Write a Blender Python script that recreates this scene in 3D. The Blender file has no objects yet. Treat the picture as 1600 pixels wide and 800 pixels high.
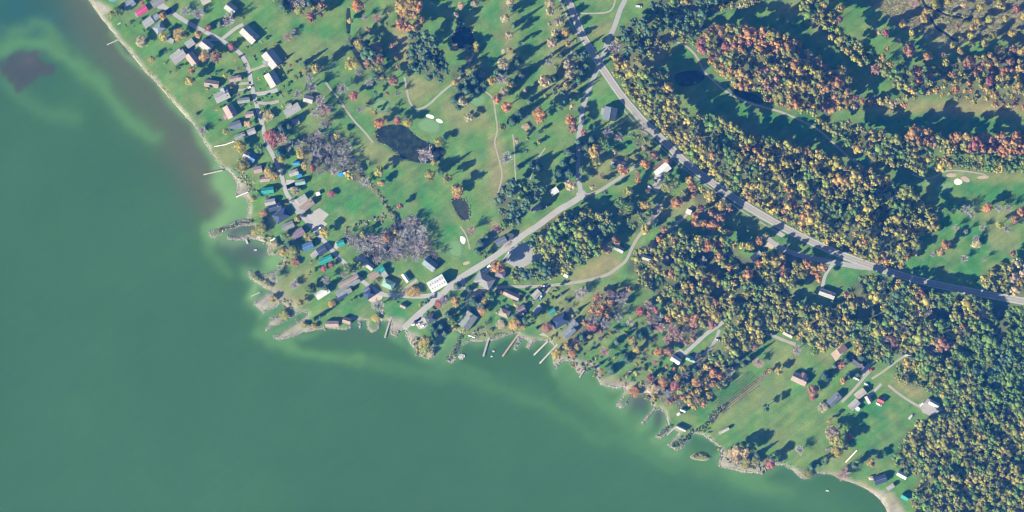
import bpy, bmesh, math, random
import numpy as np
from mathutils import Vector, Matrix, geometry

# ------------------------------------------------------------------ camera, sky, sun, exposure
S = 0.6                                  # metres per pixel of the aerial photograph (1600 x 800)
def PX(x): return (x - 800.0) * S
def PY(y): return (400.0 - y) * S
scn = bpy.context.scene
CAM_H = 4000.0
cam = bpy.data.cameras.new('camera'); camo = bpy.data.objects.new('camera', cam)
scn.collection.objects.link(camo); scn.camera = camo
camo.location = (0, 0, CAM_H); camo.rotation_euler = (0, 0, 0)
cam.sensor_fit = 'HORIZONTAL'; cam.sensor_width = 36.0
cam.lens = 36.0 * (CAM_H - 1.0) / 960.0
cam.clip_start = 10.0; cam.clip_end = 9000.0

SUN_EL, SUN_AZ = math.radians(25.0), math.radians(214.0)     # azimuth counter-clockwise from +x
sd = Vector((math.cos(SUN_AZ) * math.cos(SUN_EL), math.sin(SUN_AZ) * math.cos(SUN_EL), math.sin(SUN_EL)))
sun = bpy.data.lights.new('sun', 'SUN'); suno = bpy.data.objects.new('sun', sun)
scn.collection.objects.link(suno)
sun.energy = 5.0; sun.angle = math.radians(0.5); sun.color = (1.0, 0.93, 0.82)
suno.rotation_euler = sd.to_track_quat('Z', 'Y').to_euler(); suno.location = sd * 3000

world = bpy.data.worlds.new('World'); scn.world = world; world.use_nodes = True
wn = world.node_tree.nodes; wl = world.node_tree.links
bg = wn['Background']; sky = wn.new('ShaderNodeTexSky'); sky.sky_type = 'NISHITA'; sky.sun_disc = False
sky.sun_elevation = SUN_EL; sky.sun_rotation = math.pi / 2 - SUN_AZ
sky.ozone_density = 2.0; sky.dust_density = 0.5
wl.new(sky.outputs[0], bg.inputs[0]); bg.inputs[1].default_value = 0.055
vs = scn.view_settings
vs.view_transform = 'Standard'; vs.look = 'None'; vs.gamma = 1.0; vs.use_curve_mapping = False
vs.exposure = 1.45
scn.render.engine = 'CYCLES'
scn.cycles.use_denoising = True; scn.cycles.filter_width = 1.15
scn.cycles.max_bounces = 5; scn.cycles.diffuse_bounces = 2; scn.cycles.glossy_bounces = 1
scn.cycles.transmission_bounces = 2; scn.cycles.volume_bounces = 0; scn.cycles.transparent_max_bounces = 4
HAZE = dict(density=1.0 / 4000.0, tau=(0.0022, 0.026, 0.110))

rng = random.Random(7); nr = np.random.default_rng(7)
COL = scn.collection

# ------------------------------------------------------------------ helpers
def tag(o, label=None, cat=None, group=None, kind=None):
    if label: o['label'] = label
    if cat: o['category'] = cat
    if group: o['group'] = group
    if kind: o['kind'] = kind
    return o
def link(o, parent=None):
    COL.objects.link(o)
    if parent is not None: o.parent = parent
    return o
def empty(name, loc, rz=0.0):
    o = bpy.data.objects.new(name, None); o.empty_display_size = 1.0
    o.location = loc; o.rotation_euler = (0, 0, rz)
    return link(o)
def mesh_obj(name, verts, faces, mat, parent=None, col=None, smooth=False):
    me = bpy.data.meshes.new(name)
    me.from_pydata([tuple(v) for v in verts], [], faces)
    if mat is not None: me.materials.append(mat)
    if smooth: me.polygons.foreach_set('use_smooth', [True] * len(me.polygons))
    me.update()
    o = bpy.data.objects.new(name, me)
    if col is not None: o.color = (*col, 1.0)
    return link(o, parent)
def np_mesh(name, V, loop_idx, loop_start, loop_total, mat, vcol=None, smooth=False):
    me = bpy.data.meshes.new(name)
    me.vertices.add(len(V)); me.vertices.foreach_set('co', np.asarray(V, np.float32).ravel())
    me.loops.add(len(loop_idx)); me.loops.foreach_set('vertex_index', np.asarray(loop_idx, np.int32))
    me.polygons.add(len(loop_start)); me.polygons.foreach_set('loop_start', np.asarray(loop_start, np.int32))
    me.polygons.foreach_set('loop_total', np.asarray(loop_total, np.int32))
    if smooth: me.polygons.foreach_set('use_smooth', np.ones(len(loop_start), bool))
    me.update(calc_edges=True); me.validate()
    if vcol is not None:
        a = me.color_attributes.new('col', 'FLOAT_COLOR', 'POINT')
        a.data.foreach_set('color', np.concatenate([vcol, np.ones((len(vcol), 1))], 1).astype(np.float32).ravel())
    if mat is not None: me.materials.append(mat)
    return me
class MB:
    """collects boxes, prisms and tubes and builds them as one mesh"""
    def __init__(s): s.v = []; s.f = []
    def add(s, vs_, fs_):
        n = len(s.v); s.v += [tuple(v) for v in vs_]; s.f += [tuple(i + n for i in f) for f in fs_]; return s
    def box(s, x0, x1, y0, y1, z0, z1):
        return s.add([(x0, y0, z0), (x1, y0, z0), (x1, y1, z0), (x0, y1, z0), (x0, y0, z1), (x1, y0, z1), (x1, y1, z1), (x0, y1, z1)],
                     [(3, 2, 1, 0), (4, 5, 6, 7), (0, 1, 5, 4), (1, 2, 6, 5), (2, 3, 7, 6), (3, 0, 4, 7)])
    def prism(s, pts, z0, z1):
        n = len(pts)
        return s.add([(p[0], p[1], z0) for p in pts] + [(p[0], p[1], z1) for p in pts],
                     [tuple(range(n - 1, -1, -1)), tuple(range(n, 2 * n))] + [(i, (i + 1) % n, n + (i + 1) % n, n + i) for i in range(n)])
    def tube(s, a, b, r0, r1, n=6):
        a, b = Vector(a), Vector(b); d = (b - a).normalized()
        u = d.orthogonal().normalized(); w = d.cross(u)
        ring = lambda c, r: [c + (u * math.cos(2 * math.pi * i / n) + w * math.sin(2 * math.pi * i / n)) * r for i in range(n)]
        return s.add(ring(a, r0) + ring(b, r1), [(i, (i + 1) % n, n + (i + 1) % n, n + i) for i in range(n)] + [tuple(range(n - 1, -1, -1)), tuple(range(n, 2 * n))])
    def build(s, name, mat, parent=None, col=None): return mesh_obj(name, s.v, s.f, mat, parent, col)

def pip(x, y, poly):
    """vectorised point in polygon"""
    p = np.asarray(poly, float); inside = np.zeros(x.shape, bool)
    x0, y0 = p[:, 0], p[:, 1]; x1, y1 = np.roll(x0, -1), np.roll(y0, -1)
    for a, b, c, d in zip(x0, y0, x1, y1):
        if b == d: continue
        m = (y < b) != (y < d)
        if m.any(): inside ^= m & (x < (c - a) * (y - b) / (d - b) + a)
    return inside
def seg_dist(x, y, line, closed=False):
    p = np.asarray(line, float); d = np.full(x.shape, 1e9)
    q = np.roll(p, -1, 0) if closed else p[1:]
    for (a, b), (c, e) in zip(p if closed else p[:-1], q):
        L = (c - a) ** 2 + (e - b) ** 2 + 1e-9
        t = np.clip(((x - a) * (c - a) + (y - b) * (e - b)) / L, 0, 1)
        d = np.minimum(d, (x - a - t * (c - a)) ** 2 + (y - b - t * (e - b)) ** 2)
    return np.sqrt(d)
def subdiv(line, step, closed=False, jit=0.0, r=None):
    out = []; n = len(line)
    for i in range(n if closed else n - 1):
        a, b = line[i], line[(i + 1) % n]; L = math.hypot(b[0] - a[0], b[1] - a[1]); k = max(1, int(L / step))
        for j in range(k):
            t = j / k; jx = jy = 0.0
            if jit and j: jx, jy = r.uniform(-jit, jit), r.uniform(-jit, jit)
            out.append((a[0] + (b[0] - a[0]) * t + jx, a[1] + (b[1] - a[1]) * t + jy))
    if not closed: out.append(tuple(line[-1]))
    return out
def smooth_line(line, it=2, closed=False):
    for _ in range(it):
        out = [] if closed else [line[0]]; n = len(line)
        for i in range(n if closed else n - 1):
            a, b = line[i], line[(i + 1) % n]
            out += [(a[0] * .75 + b[0] * .25, a[1] * .75 + b[1] * .25), (a[0] * .25 + b[0] * .75, a[1] * .25 + b[1] * .75)]
        if not closed: out.append(line[-1])
        line = out
    return line
def ell(cx, cy, rx, ry, ang=0, n=20):
    c, s_ = math.cos(math.radians(ang)), math.sin(math.radians(ang))
    return [(cx + rx * math.cos(t) * c + ry * math.sin(t) * s_, cy - rx * math.cos(t) * s_ + ry * math.sin(t) * c)
            for t in [2 * math.pi * i / n for i in range(n)]]
def rect(cx, cy, L, W, ang):
    c, s_ = math.cos(math.radians(ang)), math.sin(math.radians(ang))
    return [(cx + u * c + v * s_, cy - u * s_ + v * c) for u, v in ((-L / 2, -W / 2), (L / 2, -W / 2), (L / 2, W / 2), (-L / 2, W / 2))]

# ------------------------------------------------------------------ materials
def mat(name, col=(.5, .5, .5), rough=0.9, use='flat', noise=0.25, scale=1.0, bump=0.0, bscale=3.0, spec=0.3, island=0.0, hue=None, trans=0.0, metal=0.0, fine=0.0, streak=0.0):
    m = bpy.data.materials.new(name); m.use_nodes = True
    n, l = m.node_tree.nodes, m.node_tree.links
    p = n['Principled BSDF']; p.inputs['Roughness'].default_value = rough
    p.inputs['Specular IOR Level'].default_value = spec; p.inputs['Metallic'].default_value = metal
    if use == 'flat':
        c = n.new('ShaderNodeRGB'); c.outputs[0].default_value = (*col, 1); c = c.outputs[0]
    elif use == 'object': c = n.new('ShaderNodeObjectInfo').outputs['Color']
    else:
        a = n.new('ShaderNodeAttribute'); a.attribute_name = 'col'; c = a.outputs['Color']
    tc = n.new('ShaderNodeNewGeometry')
    def mult(c, fac_out, lo, hi):
        mr = n.new('ShaderNodeMapRange'); mr.inputs['To Min'].default_value = lo; mr.inputs['To Max'].default_value = hi
        l.new(fac_out, mr.inputs['Value'])
        v = n.new('ShaderNodeVectorMath'); v.operation = 'SCALE'
        l.new(c, v.inputs[0]); l.new(mr.outputs[0], v.inputs['Scale']); return v.outputs[0]
    def tex(sc, det=4.0, rough_=0.6):
        t = n.new('ShaderNodeTexNoise'); t.inputs['Scale'].default_value = sc; t.inputs['Detail'].default_value = det
        t.inputs['Roughness'].default_value = rough_; l.new(tc.outputs['Position'], t.inputs['Vector']); return t.outputs['Fac']
    if hue:
        t = tex(hue[1], 3.0); mr = n.new('ShaderNodeMapRange'); mr.inputs['From Min'].default_value = 0.42; mr.inputs['From Max'].default_value = 0.72
        mr.inputs['To Max'].default_value = hue[2]; l.new(t, mr.inputs['Value'])
        mx = n.new('ShaderNodeMix'); mx.data_type = 'RGBA'; mx.inputs['B'].default_value = (*hue[0], 1)
        l.new(mr.outputs[0], mx.inputs['Factor']); l.new(c, mx.inputs['A']); c = mx.outputs['Result']
    if noise: c = mult(c, tex(scale), 1 - 1.6 * noise, 1 + 1.6 * noise)
    if fine: c = mult(c, tex(1.3, 2.0, .8), 1 - 1.8 * fine, 1 + 1.8 * fine)
    if streak:
        mp_ = n.new('ShaderNodeMapping'); mp_.vector_type = 'TEXTURE'; mp_.inputs['Rotation'].default_value = (0, 0, math.radians(36)); mp_.inputs['Scale'].default_value = (70, 4.5, 1)
        l.new(tc.outputs['Position'], mp_.inputs['Vector']); t = n.new('ShaderNodeTexNoise'); t.inputs['Scale'].default_value = 1.0; t.inputs['Detail'].default_value = 4.0
        l.new(mp_.outputs[0], t.inputs['Vector']); c = mult(c, t.outputs['Fac'], 1 - 1.6 * streak, 1 + 1.6 * streak)
    if island: c = mult(c, tc.outputs['Random Per Island'], 1 - island, 1 + island)
    l.new(c, p.inputs['Base Color'])
    if bump:
        b = n.new('ShaderNodeBump'); b.inputs['Strength'].default_value = bump; b.inputs['Distance'].default_value = 0.4
        l.new(tex(bscale, 3.0), b.inputs['Height']); l.new(b.outputs[0], p.inputs['Normal'])
    if trans:
        out = n['Material Output']; tr = n.new('ShaderNodeBsdfTranslucent'); l.new(c, tr.inputs['Color'])
        mx = n.new('ShaderNodeMixShader'); mx.inputs[0].default_value = trans
        l.new(p.outputs[0], mx.inputs[1]); l.new(tr.outputs[0], mx.inputs[2]); l.new(mx.outputs[0], out.inputs['Surface'])
    return m
M = dict(
    ground=mat('ground', use='attr', noise=0.32, scale=0.085, hue=((.175, .185, .055), 0.045, 0.70), fine=0.30, streak=0.20, bump=0.5, bscale=0.8, spec=0.1),
    water=mat('lake_water', use='attr', noise=0.07, scale=0.03, rough=0.3, bump=0.10, bscale=0.5, spec=0.15, fine=0.05, streak=0.045),
    pond=mat('pond_water', use='object', noise=0.3, scale=0.15, rough=0.2, bump=0.04, bscale=1.0, spec=0.2, fine=.25, hue=((.05,.07,.03), .2, .6)),
    road=mat('asphalt', use='object', noise=0.10, scale=0.12, fine=0.10, spec=0.2),
    paint=mat('road_paint', use='object', noise=0.15, scale=0.6),
    sand=mat('sand', use='object', noise=0.12, scale=0.3, fine=.06),
    turf=mat('golf_green', use='object', noise=0.08, scale=0.2, fine=.05),
    roof=mat('roofing', use='object', noise=0.22, scale=0.35, fine=.16, rough=0.8, bump=.2, bscale=4.0),
    wall=mat('siding', use='object', noise=0.08, scale=0.8),
    wood=mat('weathered_wood', use='object', noise=0.2, scale=0.7, fine=.1),
    bark=mat('bark', (0.12, 0.09, 0.07), noise=0.25, scale=1.5),
    leaf=mat('leaves', use='object', noise=0.18, scale=0.45, island=0.38, trans=0.38, spec=.15),
    leafs=mat('leaves_mass', use='attr', noise=0.15, scale=0.45, island=0.38, trans=0.38, spec=.15),
    twig=mat('twigs', use='object', noise=0.1, island=0.35),
    rock=mat('stone', use='attr', noise=0.15, scale=0.8, island=0.3),
    paintcar=mat('car_paint', use='object', rough=0.3, noise=0.03, spec=.5),
    glass=mat('dark_glass', (0.02, 0.025, 0.03), rough=0.1, noise=0.0, spec=.5),
    rubber=mat('rubber', (0.02, 0.02, 0.02), noise=0.1),
    metal=mat('galvanised_metal', (0.5, 0.5, 0.5), rough=.4, noise=0.1),
)
# ------------------------------------------------------------------ the lake shore and the ponds (traced in photo pixels)
SHORE = [(137,0),(150,17),(160,32),(175,50),(185,63),(197,77),(210,92),(225,112),(240,125),(252,140),(265,155),(280,172),(292,186),
(300,192),(311,208),(319,223),(328,236),(336,247),(344,262),(356,266),(363,274),(369,285),(370,300),(367,309),(382,307),(388,319),(388,330),
(385,340),(371,345),(352,354),(334,358),(324,362),(328,371),(337,372),(345,366),(356,360),(375,354),(397,352),(401,358),(395,365),(380,368),(365,369),(356,368),
(355,373),(358,376),(370,376),(385,374),(405,374),(412,378),(418,385),(417,392),(420,399),(432,398),(440,402),(442,410),(438,418),(428,424),(416,427),
(404,428),(397,424),(390,424),(387,428),(392,437),(403,443),(408,450),(416,452),(424,455),(416,460),(397,472),(396,476),(405,482),(411,490),(422,485),(433,478),(440,474),(444,477),
(447,482),(442,488),(434,494),(424,496),(421,502),(419,510),(413,516),(417,518),(428,510),(439,505),(448,500),(461,493),(472,488),(481,490),(478,495),(470,499),(461,504),(450,512),
(437,521),(426,527),(435,531),(450,529),(465,523),(476,519),(491,517),(506,514),(525,514),(542,516),(549,512),(549,501),(559,501),(561,513),(565,513),(564,501),(573,501),
(574,514),(579,519),(589,518),(593,512),(594,502),(606,501),(610,505),(610,522),(620,527),(625,517),(632,515),(634,525),(637,532),(647,546),(658,558),(669,561),(679,558),(681,551),
(675,547),(682,540),(694,525),(698,519),(714,517),(720,521),(716,532),(707,547),(701,557),(697,564),(705,568),(712,562),(714,551),(722,540),(735,534),(761,534),(780,530),
(795,523),(808,521),(807,532),(803,545),(806,548),(811,540),(816,529),(825,533),(821,543),(827,545),(836,534),(842,531),(857,534),(868,542),(862,552),(864,568),(870,577),(874,570),
(881,564),(896,566),(900,581),(907,586),(913,579),(915,572),(924,572),(932,577),(932,589),(937,601),(957,607),(977,607),(972,620),(962,634),(970,639),(976,636),(989,617),
(1007,615),(1019,621),(1022,636),(1002,660),(1004,664),(1011,658),(1022,643),(1032,638),(1041,649),(1043,660),(1039,669),(1024,682),(1030,686),(1039,682),(1052,671),(1060,675),
(1056,683),(1043,694),(1047,699),(1058,705),(1069,697),(1079,682),(1084,677),(1099,681),(1112,690),(1124,699),(1127,712),(1123,722),(1122,729),(1140,734),(1165,739),(1192,741),(1195,735),
(1211,727),(1224,727),(1241,737),(1251,748),(1262,749),(1275,740),(1290,741),(1301,743),(1319,751),(1337,757),(1356,766),(1371,777),(1381,790),(1386,800)]
SHORE = subdiv(SHORE, 3.2, jit=0.55, r=rng)
ISLANDS = [('island', [(1075,714),(1082,709),(1090,706),(1105,709),(1111,717),(1104,721),(1092,720),(1083,719)]),
           ('rock_islet', [(716,555),(720,552),(725,553),(727,558),(724,561),(718,561)])]
LAND = SHORE + [(1420,880),(1500,1400),(1500,2600),(3000,2600),(3000,-1800),(-300,-1800),(60,-300),(118,-40)]
LANDP = [(PX(a), PY(b)) for a, b in LAND]
PONDS = [
 ('lily pond beside the putting green with two bunkers', (.011,.017,.011), [(588,202),(597,197),(612,194),(633,195),(642,204),(654,216),(672,223),(691,231),(700,236),(691,246),(680,255),(657,255),(639,251),(626,246),(612,234),(605,225),(592,223),(587,214)]),
 ('narrow pond at the end of the fairway', (.026,.032,.02), [(704,309),(723,308),(732,319),(735,337),(729,345),(719,343),(712,330),(706,317)]),
 ('dark round pond among the tall conifers', (.012,.019,.012), [(707,52),(716,43),(729,40),(739,49),(742,62),(740,75),(727,79),(712,75),(705,64)]),
 ('thin dark ditch pond', (.012,.016,.014), [(541,14),(544,12),(548,13),(548,51),(545,53),(541,51)]),
 ('curved ditch and its shadows drawn as dark water', (.012,.016,.014), [(543,62),(549,64),(556,76),(568,90),(574,108),(568,110),(562,98),(552,84)]),  # dark sheet covers a ditch and mostly shadow, shade put into the water colour
 ('dark lens shaped pond by the cart path', (.012,.019,.012), [(1053,117),(1064,112),(1080,110),(1095,111),(1102,119),(1098,127),(1085,133),(1068,136),(1056,130)]),
 ('dark pond below the colourful stand', (.012,.019,.012), [(1133,129),(1145,137),(1160,141),(1180,147),(1197,158),(1190,164),(1165,156),(1146,147)]),
]
CREEKS = [[(1436,-15),(1441,0),(1448,11),(1452,24),(1459,37),(1467,47),(1478,52),(1487,60),(1497,66)],
          [(1449,12),(1465,15),(1478,24),(1499,26),(1510,31),(1521,26)]]
def buffer_line(line, w):
    L, R = [], []
    for i, p in enumerate(line):
        a = line[max(0, i - 1)]; b = line[min(len(line) - 1, i + 1)]
        dx, dy = b[0] - a[0], b[1] - a[1]; n = math.hypot(dx, dy) or 1
        L.append((p[0] - dy / n * w / 2, p[1] + dx / n * w / 2)); R.append((p[0] + dy / n * w / 2, p[1] - dx / n * w / 2))
    return L + R[::-1]
PONDS = [(a, c, smooth_line(p, 2, True)) for a, c, p in PONDS] + [('dark creek winding through the marsh', (.012,.016,.014), buffer_line(smooth_line(CREEKS[0], 2), 4.0)),
         ('side creek of the marsh', (.012,.016,.014), buffer_line(smooth_line(CREEKS[1], 2), 3.0))]

# ------------------------------------------------------------------ roads, paths, pads (line, width px, colour, name, label)
GREY, PALE, DARK, GRAVEL, CONC = (.26,.26,.25), (.29,.283,.268), (.14,.145,.15), (.27,.25,.205), (.31,.295,.265)
ROADS = [
 ('highway', [(872,-30),(888,0),(899,28),(910,56),(925,81),(940,105),(955,127),(970,149),(988,170),(1006,191),(1036,219),(1069,252),(1093,271),(1118,289),(1139,304),(1165,321),(1195,339),(1229,358),(1266,377),(1304,394),(1332,405),(1360,415),(1388,424),(1431,437),(1469,446),(1525,457),(1600,471),(1680,484)], 11.8, (.26,.255,.245), 'wide two lane highway crossing the picture diagonally'),
 ('road', [(984,-25),(977,0),(970,12),(962,37),(953,58),(947,71),(942,90),(934,107),(925,127),(917,148),(910,169),(908,193),(904,212),(904,234),(903,255),(904,275),(906,290),(908,306)], 7.5, GREY, 'narrow road crossing the highway'),
 ('road', [(914,302),(895,316),(876,326),(857,340),(839,354),(822,364),(804,378),(776,399),(747,417),(719,434),(704,445),(694,457),(684,465),(662,484),(643,501),(631,513)], 9.2, PALE, 'straight pale road running down to the boat ramp'),
 ('road', [(690,459),(656,464),(628,462),(600,461),(590,456),(572,444),(556,430),(542,414),(525,399),(512,382),(499,369),(487,354),(469,334),(456,315),(446,300),(441,277),(435,261),(427,244),(416,223),(411,199),(405,178),(397,150),(392,129),(390,111),(384,96),(375,82),(362,74),(345,62),(325,52),(292,35),(270,20),(250,5),(235,-12)], 6.6, PALE, 'village street winding past the lakeside houses'),
 ('lane', [(708,447),(724,450),(742,454),(765,451),(787,448),(825,448),(862,446),(895,442),(923,437),(951,429),(966,417),(979,408),(988,385),(1000,366),(1017,345),(1032,330)], 4.6, GRAVEL, 'narrow lane curving along the wood'),
 ('lane', [(1082,322),(1076,332),(1064,345),(1047,358),(1034,366)], 4, GRAVEL, 'short lane by a white shed'),
 ('road', [(1362,419),(1335,416),(1309,411),(1270,404),(1230,393),(1205,378),(1195,366)], 8, GREY, 'side road joining the highway'),
 ('driveway', [(1303,410),(1297,418),(1289,430),(1285,448),(1283,455)], 5, PALE, 'driveway beside the green triangle'),
 ('driveway', [(1062,240),(1050,246),(1044,258),(1030,282),(1020,296)], 6, GRAVEL, 'gravel drive past the white barn'),
 ('driveway', [(1003,252),(985,266),(965,280),(935,300),(915,306)], 5, GRAVEL, 'grassy gravel drive'),
 ('driveway', [(1130,503),(1118,512),(1105,520),(1084,540),(1064,557)], 6, PALE, 'pale drive between the autumn trees'),
 ('driveway', [(1124,515),(1120,528),(1110,545),(1098,556)], 5, GREY, 'grey drive'),
 ('driveway', [(1196,520),(1212,526),(1228,533),(1243,538)], 5, GRAVEL, 'gravel drive by the lawn'),
 ('driveway', [(1362,574),(1352,588),(1341,601),(1327,617),(1315,628)], 4.4, GRAVEL, 'gravel drive past the farm sheds'),
 ('driveway', [(1377,600),(1366,611),(1356,622)], 4.4, PALE, 'short pale drive'),
 ('footpath', [(1417,555),(1404,562),(1390,573),(1375,584),(1362,592)], 3.4, GRAVEL, 'track through the wood'),
 ('driveway', [(1388,602),(1400,612),(1414,622),(1430,632),(1443,638)], 4, GRAVEL, 'gravel drive to the white farm building'),
 ('driveway', [(735,455),(729,466),(728,476),(735,486)], 4, GREY, 'curved drive'),
 ('driveway', [(848,462),(855,455),(860,447)], 4, GRAVEL, 'drive to a grey cottage'),
 ('driveway', [(400,160),(420,162),(436,158)], 5, GRAVEL, 'drive'), 
 ('driveway', [(391,110),(404,106),(414,102)], 4, GRAVEL, 'drive'),
 ('driveway', [(396,147),(410,146),(422,144),(434,140)], 6, PALE, 'pale drive'),
 ('driveway', [(345,62),(356,54),(368,44),(380,38)], 5, PALE, 'pale drive'),
 ('driveway', [(340,62),(328,62),(318,66),(305,72)], 4, GRAVEL, 'drive'),
 ('driveway', [(392,129),(378,131),(356,131)], 4, GRAVEL, 'drive'),
 ('driveway', [(398,138),(386,139),(372,141)], 3.4, GRAVEL, 'drive'),
 ('driveway', [(270,20),(258,12),(246,10)], 6, PALE, 'drive'),
 ('driveway', [(652,437),(640,446),(628,456)], 5, GRAVEL, 'gravel lane beside the big barn'),
 ('footpath', [(754,140),(767,149),(772,159),(774,178),(777,195),(777,208),(772,221),(776,236),(781,255),(785,272),(783,285),(778,302)], 2.4, GRAVEL, 'winding golf cart path'),
 ('footpath', [(801,210),(804,231),(804,251),(806,283)], 2.2, GRAVEL, 'cart path'),
 ('footpath', [(852,231),(837,253),(828,281)], 2.2, GRAVEL, 'cart path'),
 ('footpath', [(740,82),(737,92),(727,111),(714,126),(699,137),(684,150),(669,165),(652,172),(641,163),(636,144),(632,120)], 3.2, GRAVEL, 'cart path'),
 ('footpath', [(508,127),(516,139),(527,150),(540,171),(553,189),(568,204),(583,223)], 3, GRAVEL, 'cart path'),
 ('footpath', [(1058,66),(1071,71),(1084,82),(1092,94),(1099,111),(1114,126),(1131,141),(1148,151),(1165,159),(1191,167),(1219,174),(1247,186),(1266,195),(1281,204),(1304,225),(1325,245),(1350,262)], 3.4, GRAVEL, 'cart path'),
 ('footpath', [(1425,272),(1440,278),(1453,279),(1463,275),(1474,268),(1487,266),(1506,267),(1525,270),(1538,272),(1544,277)], 2.4, GRAVEL, 'cart path'),
 ('footpath', [(719,354),(727,364),(731,375),(734,389)], 2.4, GRAVEL, 'cart path'),
 ('footpath', [(893,69),(892,84),(894,93)], 2.4, GRAVEL, 'cart path'),
 ('footpath', [(897,131),(891,147)], 2.4, GRAVEL, 'cart path'),
 ('footpath', [(962,-10),(961,2),(959,10),(954,17),(946,20),(930,21),(908,21)], 2.6, GRAVEL, 'curved tee path'),
 ('footpath', [(864,-22),(880,10),(890,34),(903,58)], 2.4, GRAVEL, 'verge track along the highway'),
 ('footpath', [(975,172),(994,194),(1010,209),(1035,232),(1060,256),(1085,276),(1110,294),(1140,317),(1180,343),(1215,362)], 2.2, (.24,.24,.21), 'verge track along the highway'),
]
PADS = [   # (polygon, colour, label)
 ([(452,288),(467,281),(462,293),(449,297),(445,290)], CONC, 'concrete pad'),
 ([(447,281),(460,281),(462,292),(447,296)], CONC, 'concrete pad beside the street'),
 ([(455,313),(474,307),(482,312),(465,326)], CONC, 'concrete forecourt'),
 ([(471,340),(480,336),(499,325),(514,335),(505,345),(512,350),(505,356),(490,361),(486,357),(479,351)], CONC, 'wide concrete yard'),
 ([(470,322),(480,325),(468,338),(462,332)], CONC, 'concrete apron'),
 ([(785,406),(797,388),(818,377),(838,392),(848,400),(812,421),(798,414)], GREY, 'asphalt car park in the shade of the wood'),
 ([(772,402),(790,378),(800,368),(812,366),(818,372),(800,388),(780,400)], GREY, 'asphalt forecourt beside the road'),
 ([(746,428),(772,409),(784,412),(770,420),(757,431)], (.40,.385,.36), 'pale concrete yard beside the orange tree'),
 ([(903,312),(900,302),(912,297),(921,306),(912,312)], PALE, 'wide end of the straight road'),
 ([(700,447),(708,437),(724,432),(728,440),(722,452),(706,456)], PALE, 'wide junction of the straight road'),
 ([(643,499),(654,494),(674,500),(664,513),(655,515)], (.30,.29,.27), 'pale car park above the boat ramp'),
 ([(645,501),(652,489),(661,492),(657,500)], GREY, 'grey apron'),
 ([(1024,272),(1040,262),(1046,266),(1036,286),(1028,301),(1018,296)], GRAVEL, 'gravel yard by the white barn'),
 ([(1344,577),(1357,566),(1363,577),(1357,586),(1348,588)], PALE, 'farm forecourt'),
 ([(1436,634),(1446,627),(1470,636),(1475,641),(1455,650),(1442,645)], PALE, 'farm yard'),
 ([(1298,553),(1312,541),(1322,546),(1306,565)], (.40,.31,.24), 'tan dirt yard'),
 ([(1192,386),(1203,375),(1217,379),(1206,389)], (.40,.32,.24), 'tan dirt yard by the side road'),
 ([(1211,365),(1217,360),(1227,367),(1221,371)], PALE, 'road mouth pad'),
 ([(1056,549),(1063,545),(1072,552),(1066,561)], PALE, 'drive pad'),
 ([(534,381),(526,376),(520,386),(526,390)], CONC, 'concrete pad by the teal shed'),
 ([(400,374),(401,366),(414,372),(425,374),(420,380),(411,378)], (.36,.33,.27), 'sandy strip'),
 (ell(585, 462, 13, 11), (.42,.35,.27), 'round paved terrace'),
 (ell(1185, 567, 10, 8, -15), (.19,.17,.09), 'round gravel bed'),
 ([(842,523),(849,520),(857,526),(851,530)], CONC, 'concrete slab by the shore'),
]
GREENS = [(671,197,15.5,10.5,0),(596,165,12,9,0),(746,157,11,9,0),(712,389,10,12,0),(1476,291,15,6,15)]
BUNKERS = [(672,182,6.8,3,-18),(686.5,189,6,2.8,-25),(723,375,4.2,6.2,20),(1497,284,7,4.8,-8)]
DRYBUNK = [(729,411,5.5,2.6,12),(786,81,2.6,5,5),(1487,274,8,3,0),(1508,280,8,4,-20),(1536,277,9,3,8)]

# ------------------------------------------------------------------ ground colour raster (2 px cells)
LAWN, LUSH, DRY, DIRT = (.072,.168,.031), (.034,.148,.026), (.21,.188,.075), (.23,.19,.12)
LITTER, BANK, SANDC, MARSH = (.075,.068,.038), (.255,.235,.19), (.29,.26,.21), (.23,.215,.11)
X0, Y0, CELL, NXR, NYR = -100, -100, 2.0, 900, 500
gx, gy = np.meshgrid(X0 + CELL * (np.arange(NXR) + .5), Y0 + CELL * (np.arange(NYR) + .5))
GC = np.empty((NYR, NXR, 3)); GC[:] = LAWN
def blur(a, k):
    for ax in (0, 1):
        p = np.pad(a, [(k, k) if i == ax else (0, 0) for i in range(2)], mode='edge').cumsum(ax)
        z = np.zeros_like(np.take(p, [0], ax)); p = np.concatenate([z, p], ax)
        n = a.shape[ax]; a = (np.take(p, range(2 * k + 1, 2 * k + 1 + n), ax) - np.take(p, range(0, n), ax)) / (2 * k + 1)
    return a
def patch(poly, col, feather=4, amt=1.0):
    p = np.array(poly, float); f = int(feather * 2 + 4)
    i0, i1 = max(0, int((p[:, 0].min() - X0) / CELL) - f), min(NXR, int((p[:, 0].max() - X0) / CELL) + f)
    j0, j1 = max(0, int((p[:, 1].min() - Y0) / CELL) - f), min(NYR, int((p[:, 1].max() - Y0) / CELL) + f)
    m = pip(gx[j0:j1, i0:i1], gy[j0:j1, i0:i1], poly).astype(float)
    k = max(0, int(round(feather / CELL)))
    if k: m = blur(blur(m, k), max(1, k // 2))
    m = (m * amt)[..., None]; GC[j0:j1, i0:i1] = GC[j0:j1, i0:i1] * (1 - m) + np.array(col) * m
def stroke(line, w, col, feather=3, amt=1.0): patch(buffer_line(line, w), col, feather, amt)
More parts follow.
